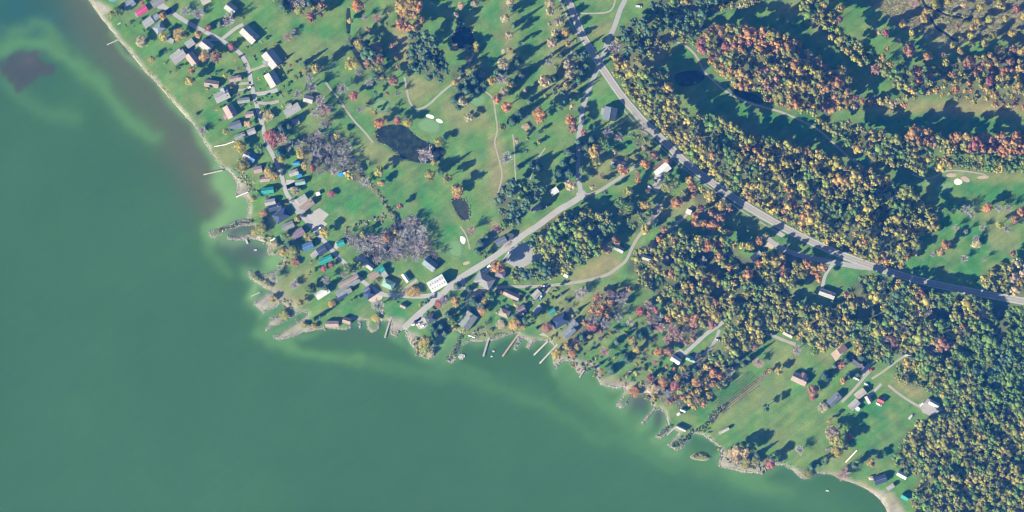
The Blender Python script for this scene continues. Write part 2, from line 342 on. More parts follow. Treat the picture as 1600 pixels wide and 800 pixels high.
# fairways and lush lawns
for q in ([(440,30),(470,28),(540,60),(530,85),(490,90),(450,70),(420,60)], [(740,0),(790,0),(785,70),(770,100),(750,110),(740,80),(745,40)],
          [(830,0),(860,0),(848,60),(845,110),(830,150),(815,150),(825,80)], [(605,255),(665,262),(670,290),(700,330),(715,350),(705,375),(690,370),(665,330),(625,310),(595,290)],
          [(1070,75),(1090,95),(1095,110),(1060,112),(1030,120),(1020,105)], [(1110,150),(1145,160),(1200,172),(1260,200),(1300,225),(1270,220),(1180,190),(1120,170)],
          [(1480,275),(1600,285),(1600,320),(1500,318),(1480,310),(1465,295)], [(1330,380),(1460,350),(1480,340),(1560,345),(1600,370),(1600,400),(1560,440),(1480,430),(1420,415)],
          [(1290,420),(1330,414),(1352,424),(1335,450),(1318,460),(1290,452)], [(910,0),(955,0),(955,14),(920,20),(905,10)], [(1225,20),(1260,25),(1270,40),(1230,35),(1215,45),(1240,10)],
          [(270,115),(290,98),(300,105),(285,125),(268,130)], [(310,165),(380,145),(350,190),(320,200)], [(500,310),(560,285),(610,330),(560,345),(520,345)], [(600,465),(680,468),(640,500),(610,495)],
          [(1400,30),(1350,0),(1250,0)], [(1180,165),(1600,185),(1600,200),(1180,190)], [(1005,200),(985,240),(960,250),(1000,190)], [(480,110),(560,120),(590,160),(520,130)],
          [(1080,640),(1120,600),(1150,590),(1130,640),(1085,670)], [(1320,615),(1440,640),(1400,720),(1340,740),(1320,700),(1350,660)], [(525,455),(560,450),(580,470),(560,490),(500,500)]):
    patch(q, LUSH, 8, .8)
# dry and tan grass
for q, a in (([(440,18),(465,15),(450,40),(475,50),(500,60),(540,55),(545,90),(470,110),(440,90)], .35), ([(612,40),(645,30),(645,90),(640,110),(612,80)], .9), ([(640,110),(665,125),(690,140),(650,160),(630,150)], .7),
             ([(690,150),(740,150),(760,170),(800,260),(790,330),(765,290),(765,200),(720,210),(690,180)], .55), ([(764,215),(782,215),(790,300),(768,330),(762,290)], .6),
             ([(783,0),(800,0),(796,60),(810,90),(790,100),(785,50)], .85), ([(850,0),(880,10),(895,60),(900,150),(840,150),(845,100),(860,60)], .6), ([(925,40),(960,30),(950,60),(920,60)], .65),
             ([(960,105),(1045,70),(1058,68),(1040,95),(1010,118),(970,120)], .8), ([(1050,0),(1075,10),(1085,30),(1050,35)], .7), ([(1190,5),(1265,5),(1290,50),(1270,48),(1245,20),(1200,12)], .8),
             ([(1370,165),(1600,150),(1600,182),(1500,180),(1440,175),(1380,178)], .95), ([(1290,160),(1370,150),(1380,175),(1300,172)], .6), ([(1530,325),(1600,330),(1600,350),(1540,345)], .6),
             ([(1540,350),(1600,360),(1590,400),(1545,390)], .5), ([(1475,268),(1600,266),(1600,285),(1480,278)], .6),
             ([(790,378),(860,335),(880,322),(900,300),(915,296),(850,350),(815,372)], .85), ([(760,345),(795,345),(800,365),(770,370)], .8), ([(920,255),(960,240),(1000,235),(1010,230),(985,260),(940,295),(915,295)], .55),
             ([(945,395),(965,400),(975,410),(955,428),(925,436),(880,442),(900,425),(925,408)], 1.0), ([(1000,330),(1060,310),(1090,310),(1060,340),(1010,345)], .6), ([(845,455),(920,445),(985,448),(960,500),(925,540),(880,540),(880,500),(860,480)], .45),
             ([(1180,600),(1230,590),(1240,610),(1200,640),(1150,660),(1110,690),(1100,680),(1160,620)], .28), ([(1180,640),(1290,620),(1280,700),(1200,700)], .15), ([(1290,690),(1330,700),(1340,740),(1280,735)], .25), ([(1385,640),(1430,640),(1400,700),(1380,690)], .2),
             ([(1395,598),(1440,600),(1450,625),(1420,620)], .9), ([(1395,585),(1420,590),(1412,602),(1398,604)], .9), ([(333,232),(372,224),(378,245),(360,262),(345,258)], .55), ([(430,210),(450,225),(440,240),(430,235)], .6),
             ([(420,60),(440,80),(460,95),(440,110),(420,90)], .5), ([(560,440),(600,465),(640,440),(610,430)], .4), ([(720,470),(700,500),(660,495),(690,465)], .35), ([(395,440),(470,420),(500,400),(480,440),(430,470),(420,460)], .5),
             ([(440,470),(490,450),(480,475),(450,485)], .75), ([(570,150),(620,190),(600,195),(560,170)], .5), ([(580,215),(640,250),(600,265),(560,240),(565,215)], .5), ([(735,515),(800,510),(800,522),(740,530)], .6), ([(860,505),(900,525),(880,545),(840,525)], .7),
             ([(1200,540),(1260,540),(1250,570),(1220,600),(1200,560)], .35), ([(1262,540),(1300,550),(1300,570),(1265,560)], .5), ([(60+840,575),(970,590),(960,605),(935,600),(930,575)], .6), ([(1060,310),(1100,300),(1085,340),(1065,350)], .5)):
    patch(q, DRY, 6, a)
patch([(1355,-40),(1620,-40),(1620,70),(1560,58),(1500,68),(1480,64),(1440,52),(1420,52),(1398,36),(1380,20),(1358,8)], MARSH, 3, 1.0)
patch([(1440,50),(1480,60),(1500,80),(1470,85),(1450,70)], MARSH, 5, .7)
# hedgerow dirt lines, worn tracks, crop strip
stroke([(520,265),(560,275),(590,300),(605,325),(622,345)], 5, DIRT, 2, .8)
stroke([(1219,570),(1190,590),(1165,612),(1140,635),(1118,650)], 6, (.20,.14,.09), 1, .9)
stroke([(1110,660),(1150,625),(1190,598)], 8, DRY, 3, .6)
for q in ([(1100,690),(1200,620)], [(1230,690),(1300,630)], [(1330,690),(1390,640)]): stroke(subdiv(q, 10), 3, DRY, 3, .35)
# mowing bands: alternate light and dark strips on the striped fairway (cut grass laid both ways)
for k in range(16):
    y = 10 + 9 * k
    if k % 2: stroke([(822, y + 16), (846, y), (862, y - 2)], 4.0, LUSH, 2, .55)
    else: stroke([(822, y + 16), (846, y), (862, y - 2)], 4.0, (.12,.18,.06), 2, .5)
for k in range(7): stroke([(735 + 4 * k, 262 + k * 3), (765, 225 + k * 12)], 3.0, (.12,.18,.06), 2, .5)
# wooded areas: name, polygon, mix of crowns, radius range (px), height range (m), packing
ZONES = [
 ('wood above the highway', [(956,84),(975,100),(1000,108),(1042,118),(1050,142),(1060,165),(1075,181),(1109,184),(1150,196),(1172,212),(1202,218),(1236,228),(1266,239),(1304,248),(1337,261),(1371,271),(1390,283),(1425,305),(1458,322),(1465,354),(1431,364),(1440,384),(1422,401),(1403,418),(1375,412),(1340,398),(1308,386),(1268,368),(1232,349),(1198,330),(1168,312),(1142,295),(1120,280),(1096,262),(1070,240),(1040,210),(1012,183),(992,160),(974,138),(958,114)], 'oogggoooyyyydooyyrdoo', (4.4,9.4), (19,25), 0.70),
 ('conifer wood at the crossroads', [(952,70),(960,52),(985,36),(1010,22),(1030,-10),(1120,-10),(1115,20),(1085,42),(1062,56),(1045,70),(1025,82),(1008,88),(985,100),(962,104),(955,88)], 'gggnnnnnoob', (5,7.5), (19,25), 0.88),
 ('colourful stand by the cart path', [(1088,72),(1095,55),(1112,43),(1144,38),(1172,47),(1210,54),(1240,66),(1266,84),(1277,97),(1300,105),(1322,120),(1326,139),(1340,158),(1311,170),(1292,172),(1266,178),(1247,174),(1225,168),(1195,157),(1180,143),(1154,136),(1135,122),(1116,111),(1108,97),(1101,82)], 'orrdddyyoorrduurdeyo', (4.4,9.4), (24,30), 0.70),
 ('bare stand at the top cart path', [(1060,66),(1062,45),(1085,35),(1108,42),(1100,60),(1100,80),(1085,76)], 'bbbcgo', (5,7), (13,18), 0.90),
 ('tree line along the top edge', [(1100,-12),(1200,-12),(1170,10),(1130,16),(1100,20)], 'bbddogyt', (5,7.5), (13,16), 0.85),
 ('diagonal tree belt right of the shaded fairway', [(1250,8),(1275,-10),(1300,28),(1320,55),(1345,70),(1375,86),(1400,110),(1440,104),(1465,122),(1445,140),(1415,148),(1395,128),(1355,110),(1330,92),(1300,65),(1280,45),(1262,28)], 'ooggooyyduogyo', (4.4,9.4), (20,26), 0.70),
 ('mixed trees at the right edge above the tan strip', [(1470,100),(1500,92),(1540,85),(1620,60),(1620,166),(1570,168),(1540,160),(1500,160),(1475,150),(1440,150),(1430,160),(1400,155),(1420,145)], 'yyoddyuoorduyyoo', (4,6), (16,20), 1.00),
 ('trees along the tan strip', [(1262,180),(1300,160),(1370,150),(1420,160),(1405,170),(1350,165),(1310,172)], 'oyytr', (4.5,6.5), (9,13), 1.00),
 ('belt of trees below the shaded fairway', [(1268,186),(1300,193),(1322,190),(1356,204),(1378,214),(1410,222),(1450,228),(1452,240),(1440,272),(1416,266),(1386,259),(1362,247),(1337,234),(1319,221),(1294,206)], 'oogggooooyydoogy', (4.4,9.4), (19,24), 0.70),
 ('red and orange belt at the right edge', [(1408,212),(1435,203),(1459,214),(1480,214),(1521,214),(1549,212),(1587,212),(1620,216),(1620,240),(1540,236),(1490,236),(1450,236),(1412,232)], 'ordruurerrueddyyoo', (4.4,9.4), (19,24), 0.70),
 ('green row above the right hand green', [(1462,250),(1480,236),(1500,246),(1540,240),(1620,240),(1620,266),(1553,266),(1516,263),(1487,262),(1467,262)], 'oogggyd', (4.4,9.4), (15,19), 0.70),
 ('wood beside the straight road', [(852,348),(875,332),(900,338),(915,324),(930,337),(950,332),(962,352),(945,372),(940,392),(915,405),(890,425),(870,430),(840,440),(805,438),(790,428),(812,422),(848,402),(828,388),(828,372),(842,360)], 'gggnggognoooygg', (4.4,9.4), (15,19), 0.70),
 ('trees between the lanes', [(962,312),(985,308),(1000,315),(1022,330),(1015,345),(1005,365),(990,362),(975,348),(962,340)], 'ggooy', (5,7.5), (11,15), 0.90),
 ('wood below the side road', [(985,398),(1005,386),(1025,375),(1050,365),(1075,366),(1100,372),(1130,372),(1150,390),(1170,404),(1200,395),(1240,395),(1275,408),(1292,420),(1280,445),(1255,440),(1240,455),(1225,470),(1200,478),(1150,480),(1110,470),(1060,478),(1030,468),(1012,450),(1000,432),(980,425)], 'ogooggooooyydooyorygo', (4.4,9.4), (16,20), 0.70),
 ('olive wood in the middle right', [(1040,480),(1110,468),(1200,478),(1228,470),(1250,470),(1280,480),(1320,478),(1330,500),(1320,535),(1285,545),(1255,538),(1238,520),(1205,512),(1190,528),(1178,548),(1150,552),(1130,540),(1132,512),(1100,505),(1060,502)], 'ogooogoyyoooygoo', (4.4,9.4), (12.5,15), 0.70),
 ('wood between highway and lower lane', [(1318,460),(1345,432),(1380,432),(1420,444),(1470,456),(1530,468),(1535,500),(1500,530),(1490,560),(1450,560),(1420,545),(1380,565),(1350,555),(1330,530),(1330,500)], 'gggogggnoooggyyobugoo', (4.4,9.4), (13,17), 0.70),
 ('green wood at the right edge', [(1530,468),(1620,480),(1620,640),(1540,620),(1500,560),(1505,528),(1535,500)], 'gggogggngg', (4.4,9.4), (13.5,16), 0.70),
 ('wood in the lower right', [(1425,560),(1500,560),(1540,620),(1620,640),(1620,815),(1425,815),(1430,795),(1425,770),(1440,745),(1415,735),(1400,728),(1395,715),(1410,690),(1432,660),(1475,650),(1480,632),(1455,612),(1420,600),(1395,588),(1405,570)], 'ogoggogoooggoooygooyogo', (4.4,9.4), (12.5,15), 0.70),
 ('bare brushwood beside the cart path', [(465,222),(485,206),(510,210),(530,205),(545,225),(555,245),(566,265),(578,282),(570,296),(555,282),(540,268),(500,270),(480,262),(470,245)], 'bbbbbbbyb', (4.5,6.6), (7,10), 0.84),
 ('leafless grey wood below the big lawn', [(540,363),(560,370),(590,372),(612,355),(640,340),(655,342),(665,365),(678,390),(690,410),(684,425),(668,402),(640,403),(612,410),(585,408),(570,395),(548,382)], 'bbbbbbbbb', (4.4,9.4), (7,10), 0.63),
 ('tall conifers behind the road cottages', [(776,292),(800,280),(830,285),(850,300),(828,322),(820,335),(808,352),(795,358),(785,350),(778,320)], 'nnnnng', (5.5,8), (17,22), 0.90),
 ('conifer grove on the golf course', [(640,56),(660,48),(678,58),(690,85),(702,100),(697,120),(682,130),(665,120),(645,108),(640,90)], 'nnnnng', (5,7.8), (20,25), 0.80),
 ('conifers at the highway crossing', [(893,72),(905,75),(915,95),(922,115),(905,128),(893,118),(895,95)], 'nnnc', (5,7), (20,25), 0.90),
 ('shoreline thicket', [(1000,598),(1030,585),(1062,582),(1082,570),(1110,566),(1140,560),(1150,572),(1140,594),(1112,612),(1098,632),(1075,638),(1050,632),(1030,625),(1012,615)], 'rddyoobbugc', (4.6,7), (6,10), 0.92),
 ('trees behind the shoreline thicket', [(1060,570),(1080,565),(1110,540),(1130,545),(1160,560),(1175,560),(1165,575),(1145,570),(1115,575),(1090,585),(1065,585)], 'ggbbcoy', (5,7), (13,17), 0.90),
 ('autumn strip on the shore gardens', [(930,462),(960,452),(985,450),(975,480),(955,500),(935,520),(905,545),(892,535),(905,515),(920,490)], 'bbbrrupy', (4.5,7), (11,14), 0.95),
 ('red garden trees', [(992,478),(1015,470),(1040,490),(1080,505),(1100,512),(1080,540),(1062,540),(1040,520),(1010,500)], 'ppbuerd', (4.6,7), (11,14), 0.90),
 ('golden corner trees at the right edge', [(1530,432),(1560,416),(1590,410),(1620,420),(1620,468),(1580,462),(1550,452),(1535,445)], 'bbbooyt', (5,7), (10,13), 0.90),
 ('hedgerow below the golf course', [(500,150),(510,165),(520,190),(512,200),(500,190),(495,165)], 'bbpt', (4.4,9.4), (8,12), 0.70),
 ('trees around the farm drive', [(1060,300),(1120,292),(1150,318),(1120,345),(1095,335),(1090,315)], 'gooyu', (5,7), (10,14), 1.10),
 ('roadside trees left of the crossroads', [(985,210),(1010,205),(1020,225),(1000,235),(1040,240),(1030,252),(1010,250)], 'bgot', (4,6), (8,12), 1.00),
 ('thicket at the top edge', [(425,-8),(512,-8),(502,24),(470,25),(440,22)], 'bgucorb', (5,7), (11,15), 0.90),
 ('thicket along the curved ditch', [(545,60),(562,58),(600,85),(602,122),(590,126),(578,105),(560,95)], 'cboyugn', (4.4,9.4), (9,13), 0.70),
 ('conifers by the cart path fork', [(705,105),(745,105),(762,128),(740,150),(715,148)], 'ccnnnb', (5,7), (10,14), 1.00),
 ('village gardens', [(190,10),(260,40),(340,60),(400,60),(470,90),(480,150),(440,200),(400,250),(440,290),(520,390),(600,440),(560,470),(500,470),(440,420),(400,310),(370,230),(320,150),(250,110),(200,60)], 'goytbuncgo', (2.6,4.6), (4,8), 2.3),
 ('shore gardens', [(640,470),(760,460),(870,450),(960,500),(980,560),(940,590),(890,540),(830,520),(740,520),(680,515)], 'gonytbcug', (2.8,4.8), (4,8), 1.75),
 ('gardens between the thickets', [(900,540),(1000,500),(1060,540),(1060,590),(980,600),(930,580)], 'ogbpyrcg', (3.5,5.5), (6,9), 1.3),
 ('trees by the grassy drive', [(915,200),(1010,200),(1060,290),(1000,330),(920,300)], 'gcboybnpt', (4,6), (11,15), 2.0),
 ('golf course trees', [(560,20),(620,20),(640,110),(600,190),(560,150),(540,110)], 'cbtoyun', (3.5,5.5), (8,13), 1.8),
 ('golf course row', [(780,0),(810,0),(820,120),(840,200),(820,280),(790,270),(800,150)], 'tcotnn', (3.8,5.8), (12,17), 1.8),
 ('row along the highway', [(855,0),(885,20),(900,60),(905,140),(890,180),(850,150),(860,80)], 'ttonncd', (3.5,5.5), (12,16), 1.3),
 ('edge of the marsh', [(1440,-10),(1610,-10),(1610,80),(1500,70)], 'yydoto', (3.5,6), (8,12), 1.8),
]
for z_ in ZONES:
    if z_[5] < 1.15: patch(z_[1], LITTER, 4, .75)
# shore banks
dsh = np.full(gx.shape, 99.0)
near = (gx < 1420) & (gx > 90)
dsh[near] = seg_dist(gx[near], gy[near], SHORE)
w_beach = 4.0 + 2.5 * np.sin(gx * .05 + gy * .03) * np.sin(gx * .11)
w_beach = np.where(gx > 1340, 9.0, w_beach)
w_beach = np.where((gy < 200) & (gx < 300), 7.0, w_beach)
mb = np.clip(1.3 - dsh / w_beach, 0, 1)[..., None]
bankc = np.where((gx > 1340)[..., None] | ((gy < 200) & (gx < 300))[..., None], np.array(SANDC), np.array(BANK))
GC = GC * (1 - mb) + bankc * mb
for q in ([(137,0),(150,0),(165,8),(175,14),(170,22),(158,22)], [(355,262),(388,290),(392,330),(385,340),(384,320),(375,305),(368,290)], [(408,425),(470,478),(450,488),(430,478),(410,486),(396,474),(420,458)],
          [(420,500),(450,488),(452,496),(420,512)], [(428,528),(470,505),(500,515),(440,532)], [(600,496),(632,498),(628,516),(612,524)], [(632,516),(655,522),(652,545),(640,536)], [(810,521),(840,528),(835,540),(820,540),(806,545)],
          [(862,545),(890,560),(872,575)], [(895,560),(935,570),(930,588),(905,584)], [(935,590),(1010,600),(1020,625),(960,608)], [(1084,676),(1112,690),(1135,704),(1125,712),(1105,690)], [(1360,765),(1395,770),(1420,810),(1386,800)], [(1120,700),(1195,725),(1190,740),(1124,730)], [(1225,726),(1262,738),(1258,750),(1240,738)]):
    patch(q, SANDC if q[0][0] > 1300 or q[0][0] < 200 else BANK, 2, .95)
patch([(1086,677),(1116,692),(1128,700),(1110,693)], (.33,.19,.15), 1, .8)
def ground_col(px, py):
    i = np.clip(((px - X0) / CELL - .5), 0, NXR - 1.01); j = np.clip(((py - Y0) / CELL - .5), 0, NYR - 1.01)
    i0, j0 = i.astype(int), j.astype(int); fi, fj = (i - i0)[:, None], (j - j0)[:, None]
    return (GC[j0, i0] * (1 - fi) + GC[j0, i0 + 1] * fi) * (1 - fj) + (GC[j0 + 1, i0] * (1 - fi) + GC[j0 + 1, i0 + 1] * fi) * fj

# ------------------------------------------------------------------ ground height (metres), from distance to the shore
LEVEL = 0.9
def height(px, py):
    px, py = np.atleast_1d(np.asarray(px, float)), np.atleast_1d(np.asarray(py, float))
    i = np.clip(((px - X0) / CELL).astype(int), 0, NXR - 1); j = np.clip(((py - Y0) / CELL).astype(int), 0, NYR - 1)
    d = dsh[j, i] * S
    z = np.minimum(LEVEL, -0.12 + 0.42 * d)
    for _, pp in ISLANDS:
        b = np.array(pp); m = (px > b[:, 0].min()) & (px < b[:, 0].max()) & (py > b[:, 1].min()) & (py < b[:, 1].max())
        if m.any(): z[m] = 0.35
    for _, _, pp in PONDS:
        b = np.array(pp); m = (px > b[:, 0].min()) & (px < b[:, 0].max()) & (py > b[:, 1].min()) & (py < b[:, 1].max())
        if m.any():
            k = np.where(m)[0]; k = k[pip(px[k], py[k], pp)]; z[k] = 0.25
    return z
def H(x, y):
    i = min(NXR - 1, max(0, int((x - X0) / CELL))); j = min(NYR - 1, max(0, int((y - Y0) / CELL)))
    if 1074 < x < 1112 and 705 < y < 722 or 715 < x < 728 and 551 < y < 562: return .45
    return min(LEVEL, -0.12 + 0.42 * float(dsh[j, i]) * S)

# ------------------------------------------------------------------ land sheet: constrained triangulation of shore + pond outlines + a 4 px grid
STEP = 4.0
ax, ay = np.meshgrid(np.arange(96, 1660, STEP), np.arange(-56, 860, STEP))
ax, ay = ax.ravel() + nr.uniform(-.6, .6, ax.size), ay.ravel() + nr.uniform(-.6, .6, ay.size)
keep = pip(ax, ay, LAND)
keep[keep] = seg_dist(ax[keep], ay[keep], SHORE) > 1.6
for _, _, pp in PONDS:
    b = np.array(pp); m = keep & (ax > b[:, 0].min() - 4) & (ax < b[:, 0].max() + 4) & (ay > b[:, 1].min() - 4) & (ay < b[:, 1].max() + 4)
    k = np.where(m)[0]; keep[k[seg_dist(ax[k], ay[k], pp, True) < 1.6]] = False
pts = [Vector((PX(a), PY(b))) for a, b in LAND]; zz = [0.0] * len(pts)
for i, (a, b) in enumerate(LAND): zz[i] = -0.12 if i < len(SHORE) else LEVEL
edges = [(i, (i + 1) % len(LAND)) for i in range(len(LAND))]
for _, _, pp in PONDS:
    n0 = len(pts); pts += [Vector((PX(a), PY(b))) for a, b in pp]; zz += [0.57] * len(pp)
    edges += [(n0 + i, n0 + (i + 1) % len(pp)) for i in range(len(pp))]
gxk, gyk = ax[keep], ay[keep]
pts += [Vector((PX(a), PY(b))) for a, b in zip(gxk, gyk)]; zz += list(height(gxk, gyk))
ov, oe, of, iv, ie, if_ = geometry.delaunay_2d_cdt(pts, edges, [], 0, 1e-4, True)
OV = np.array([(v.x, v.y) for v in ov])
OZ = np.array([zz[s[0]] if s else LEVEL for s in iv])
F = np.array([f for f in of if len(f) == 3])
cx, cy = OV[F].mean(1).T
F = F[pip(cx, cy, LANDP)]
opx, opy = OV[:, 0] / S + 800, 400 - OV[:, 1] / S
land_col = ground_col(opx, opy)
me = np_mesh('ground', np.column_stack([OV, OZ]), F.ravel(), np.arange(len(F)) * 3, np.full(len(F), 3), M['ground'], land_col, True)
ground = link(bpy.data.objects.new('ground', me)); tag(ground, kind='structure')
for nm, pp in ISLANDS:
    q = smooth_line(pp, 1, True); c = np.mean(q, 0); n = len(q)
    v = [(PX(a), PY(b), -.12) for a, b in q] + [(PX(c[0] + .55 * (a - c[0])), PY(c[1] + .55 * (b - c[1])), .55) for a, b in q]
    fs = [(i, (i + 1) % n, n + (i + 1) % n, n + i) for i in range(n)] + [tuple(range(n, 2 * n))]
    fs = [f[::-1] for f in fs]
    me = bpy.data.meshes.new(nm); me.from_pydata(v, [], fs); me.materials.append(M['ground'])
    a = me.color_attributes.new('col', 'FLOAT_COLOR', 'POINT')
    cc = [(*BANK, 1)] * n + [((.13, .15, .06, 1) if nm == 'island' else (.33, .31, .29, 1))] * n
    a.data.foreach_set('color', np.array(cc, np.float32).ravel()); me.update()
    tag(link(bpy.data.objects.new(nm, me)), kind='structure')

# ------------------------------------------------------------------ lake water with its algae and weed (albedo, not light)
WB = np.array((.034, .090, .019))
wx = np.concatenate([[-1500], np.arange(-40, 1460, 4.0), [3100]]); wy = np.concatenate([[-1900], np.arange(-40, 850, 4.0), [2700]])
WX, WY = np.meshgrid(wx, wy); fx, fy = WX.ravel(), WY.ravel()
def vnoise(x, y, sc, seed):
    r = np.random.default_rng(seed); g = r.random((64, 64)); u, v = (x / sc) % 63, (y / sc) % 63
    i, j = u.astype(int), v.astype(int); a, b = u - i, v - j; a, b = a * a * (3 - 2 * a), b * b * (3 - 2 * b)
    return (g[j, i] * (1 - a) + g[j, (i + 1) % 64] * a) * (1 - b) + (g[(j + 1) % 64, i] * (1 - a) + g[(j + 1) % 64, (i + 1) % 64] * a) * b
wxw = fx + 14 * (vnoise(fx, fy, 40, 1) - .5) + 7 * (vnoise(fx, fy, 14, 2) - .5)
wyw = fy + 14 * (vnoise(fx, fy, 40, 3) - .5) + 7 * (vnoise(fx, fy, 14, 4) - .5)
WC = np.tile(WB, (len(fx), 1)) * (0.94 + .12 * vnoise(fx, fy, 130, 5))[:, None]
ALG, ALG2, WEED, DEEP = np.array((.072, .165, .040)), np.array((.125, .235, .072)), np.array((.078, .074, .030)), np.array((.018, .064, .040))
def wmix(m, c):
    global WC
    m = np.clip(m, 0, 1)[:, None]; WC = WC * (1 - m) + c * m
def wline(line, w, amt, c, pw=2.0): wmix(amt * np.exp(-(seg_dist(wxw, wyw, line) / w) ** pw), c)
wmix(.8 * np.exp(-(np.hypot(fx - 30, fy - 10) / 110) ** 2), DEEP)
wline([(-40,20),(60,10),(110,40)], 26, .5, DEEP)
wmix(.68 * (1 / (1 + np.exp((seg_dist(wxw, wyw, [(120,-40),(150,30),(205,105),(260,170),(300,235),(335,300)]) - 40) / 14))), WEED)
wline([(280,230),(320,290),(335,320)], 26, .35, WEED)
wline([(-20,82),(30,66),(70,68),(110,95),(150,128),(190,175),(240,215)], 14, .75, ALG)
wline([(20,50),(50,35),(70,45),(100,75)], 9, .45, ALG)
wline([(0,120),(30,150),(60,170),(110,185)], 14, .35, ALG)
ds = seg_dist(wxw, wyw, SHORE)
stren = np.interp(fx, [137, 200, 240, 300, 340, 430, 520, 640, 720, 900, 1000, 1100, 1200, 1300, 1400], [.15, .6, .8, .8, .8, .55, .15, .5, .35, .6, .75, .6, .35, .1, 0])
wid = np.interp(fx, [137, 200, 280, 340, 430, 520, 700, 1000, 1200], [3, 5, 8, 12, 8, 4, 6, 8, 6])
wmix(stren * np.exp(-(ds / wid) ** 2), ALG2)
for q, w, a, c in (([(345,285),(365,300),(372,325),(350,345)], 16, .9, ALG2), ([(355,250),(350,280)], 10, .6, ALG2), ([(322,352),(326,380),(340,402),(356,425)], 9, .5, ALG), ([(425,408),(432,412)], 11, .95, ALG2),
                   ([(396,450),(390,462)], 8, .95, ALG2), ([(430,410),(426,416)], 8, .8, ALG2), ([(405,515),(420,530),(450,540)], 11, .85, ALG), ([(404,512),(412,524),(440,538),(490,552),(560,566)], 8, .7, ALG), ([(560,566),(640,578),(700,590),(760,596),(850,625),(950,690)], 11, .32, ALG), ([(480,548),(560,575),(640,590)], 7, .2, ALG), ([(880,600),(960,680),(1060,735)], 9, .25, ALG), ([(600,520),(640,545),(700,572)], 5, .25, ALG),
                   ([(420,470),(450,480)], 9, .8, ALG), ([(450,500),(475,493)], 8, .6, ALG), ([(684,548),(700,530),(712,520)], 12, .85, ALG2), ([(812,530),(806,545)], 8, .7, ALG), ([(865,560),(890,590),(930,620),(980,650)], 16, .6, ALG),
                   ([(620,505),(625,530)], 8, .6, ALG), ([(640,535),(690,575),(760,580)], 7, .3, ALG), ([(900,585),(1000,680),(1100,730),(1190,760)], 15, .42, ALG), ([(1000,690),(1120,735),(1240,780),(1330,820)], 26, .26, ALG), ([(1050,680),(1048,690)], 8, .7, ALG),
                   ([(1000,650),(1010,665)], 12, .5, ALG), ([(1140,742),(1230,762)], 12, .45, ALG)): wline(q, w, a, c)
for q, w, a in (([(375,358),(395,358)], 12, .8), ([(395,385),(410,390)], 12, .75), ([(990,630),(1005,625)], 12, .8), ([(1032,652),(1030,648)], 9, .85), ([(360,385),(385,400)], 16, .45), ([(530,525),(600,530)], 14, .2)): wline(q, w, a, np.array((.055,.065,.045)))
MAT = [(-6,112),(-2,103),(10,97),(25,88),(45,81),(60,86),(75,95),(88,104),(84,115),(70,122),(50,127),(42,134),(30,140),(22,138),(12,126),(0,122)]
mx_, my_ = fx + 18 * (vnoise(fx, fy, 8, 61) - .5), fy + 18 * (vnoise(fx, fy, 9, 62) - .5)
sdm = seg_dist(mx_, my_, MAT, True) * np.where(pip(mx_, my_, MAT), -1, 1)
wmix(.92 / (1 + np.exp(np.clip(sdm / 2.0, -30, 30))), np.array((.046, .047, .028)))
wmix(.35 * np.exp(-(np.hypot(wxw - 42, wyw - 95) / 12) ** 2), np.array((.10, .085, .06)))
n_x, n_y = len(wx), len(wy)
idx = np.arange(n_x * n_y).reshape(n_y, n_x)
Q = np.stack([idx[1:, :-1], idx[1:, 1:], idx[:-1, 1:], idx[:-1, :-1]], -1).reshape(-1, 4)
me = np_mesh('lake', np.column_stack([PX(fx), PY(fy), np.zeros(len(fx))]), Q.ravel(), np.arange(len(Q)) * 4, np.full(len(Q), 4), M['water'], WC, True)
tag(link(bpy.data.objects.new('lake', me)), kind='structure')
# ------------------------------------------------------------------ flat sheets on the land
def sheet(name, poly, z, material, col, label=None):
    q = subdiv(poly, 12.0, True)
    tris = geometry.tessellate_polygon([[Vector((a, b, 0)) for a, b in q]])
    zs = [z if z is not None else H(a, b) + .05 for a, b in q]
    v = [(PX(a), PY(b), h) for (a, b), h in zip(q, zs)]
    fs = []
    for t in tris:
        a, b, c = [Vector(v[i][:2]) for i in t]
        fs.append(tuple(t) if (b - a).cross(c - a) > 0 else tuple(t[::-1]))
    o = mesh_obj(name, v, fs, material, None, col)
    return tag(o, label=label, kind='structure')
def strip(name, line, w, dz, material, col, parent=None, off=0.0):
    q = subdiv(smooth_line(line, 2), 5.0); v, fs = [], []
    for i, p in enumerate(q):
        a, b = q[max(0, i - 1)], q[min(len(q) - 1, i + 1)]
        dx, dy = b[0] - a[0], b[1] - a[1]; n = math.hypot(dx, dy) or 1; nx, ny = -dy / n, dx / n
        e = w * (1 + .03 * math.sin(i * 1.7))
        for u in (-.5, .5):
            x, y = p[0] + nx * (off + u * e), p[1] + ny * (off + u * e)
            v.append((PX(x), PY(y), H(x, y) + dz))
    fs = [(2 * i, 2 * i + 1, 2 * i + 3, 2 * i + 2) for i in range(len(q) - 1)]
    a, b, c = [Vector(v[k][:2]) for k in fs[0][:3]]
    if (b - a).cross(c - a) < 0: fs = [f[::-1] for f in fs]
    return mesh_obj(name, v, fs, material, parent, col)
BLOCKX = np.zeros((NYR, NXR), bool)
BLOCK = np.zeros((NYR, NXR), bool)                       # where no wild tree may stand
def block(poly, B_=None):
    B_ = BLOCK if B_ is None else B_
    p = np.array(poly); i0, i1 = int((p[:, 0].min() - X0) / CELL) - 1, int((p[:, 0].max() - X0) / CELL) + 2
    j0, j1 = int((p[:, 1].min() - Y0) / CELL) - 1, int((p[:, 1].max() - Y0) / CELL) + 2
    i0, j0 = max(0, i0), max(0, j0)
    B_[j0:j1, i0:i1] |= pip(gx[j0:j1, i0:i1], gy[j0:j1, i0:i1], poly)
for _, c, pp in PONDS:
    o = sheet('creek' if len(pp) > 60 and pp[0][0] > 1400 else 'pond', pp, 0.6, M['pond'], c); block(pp)
for poly, c, lab in PADS: sheet('pavement', poly, None, M['road'], c); block(poly)
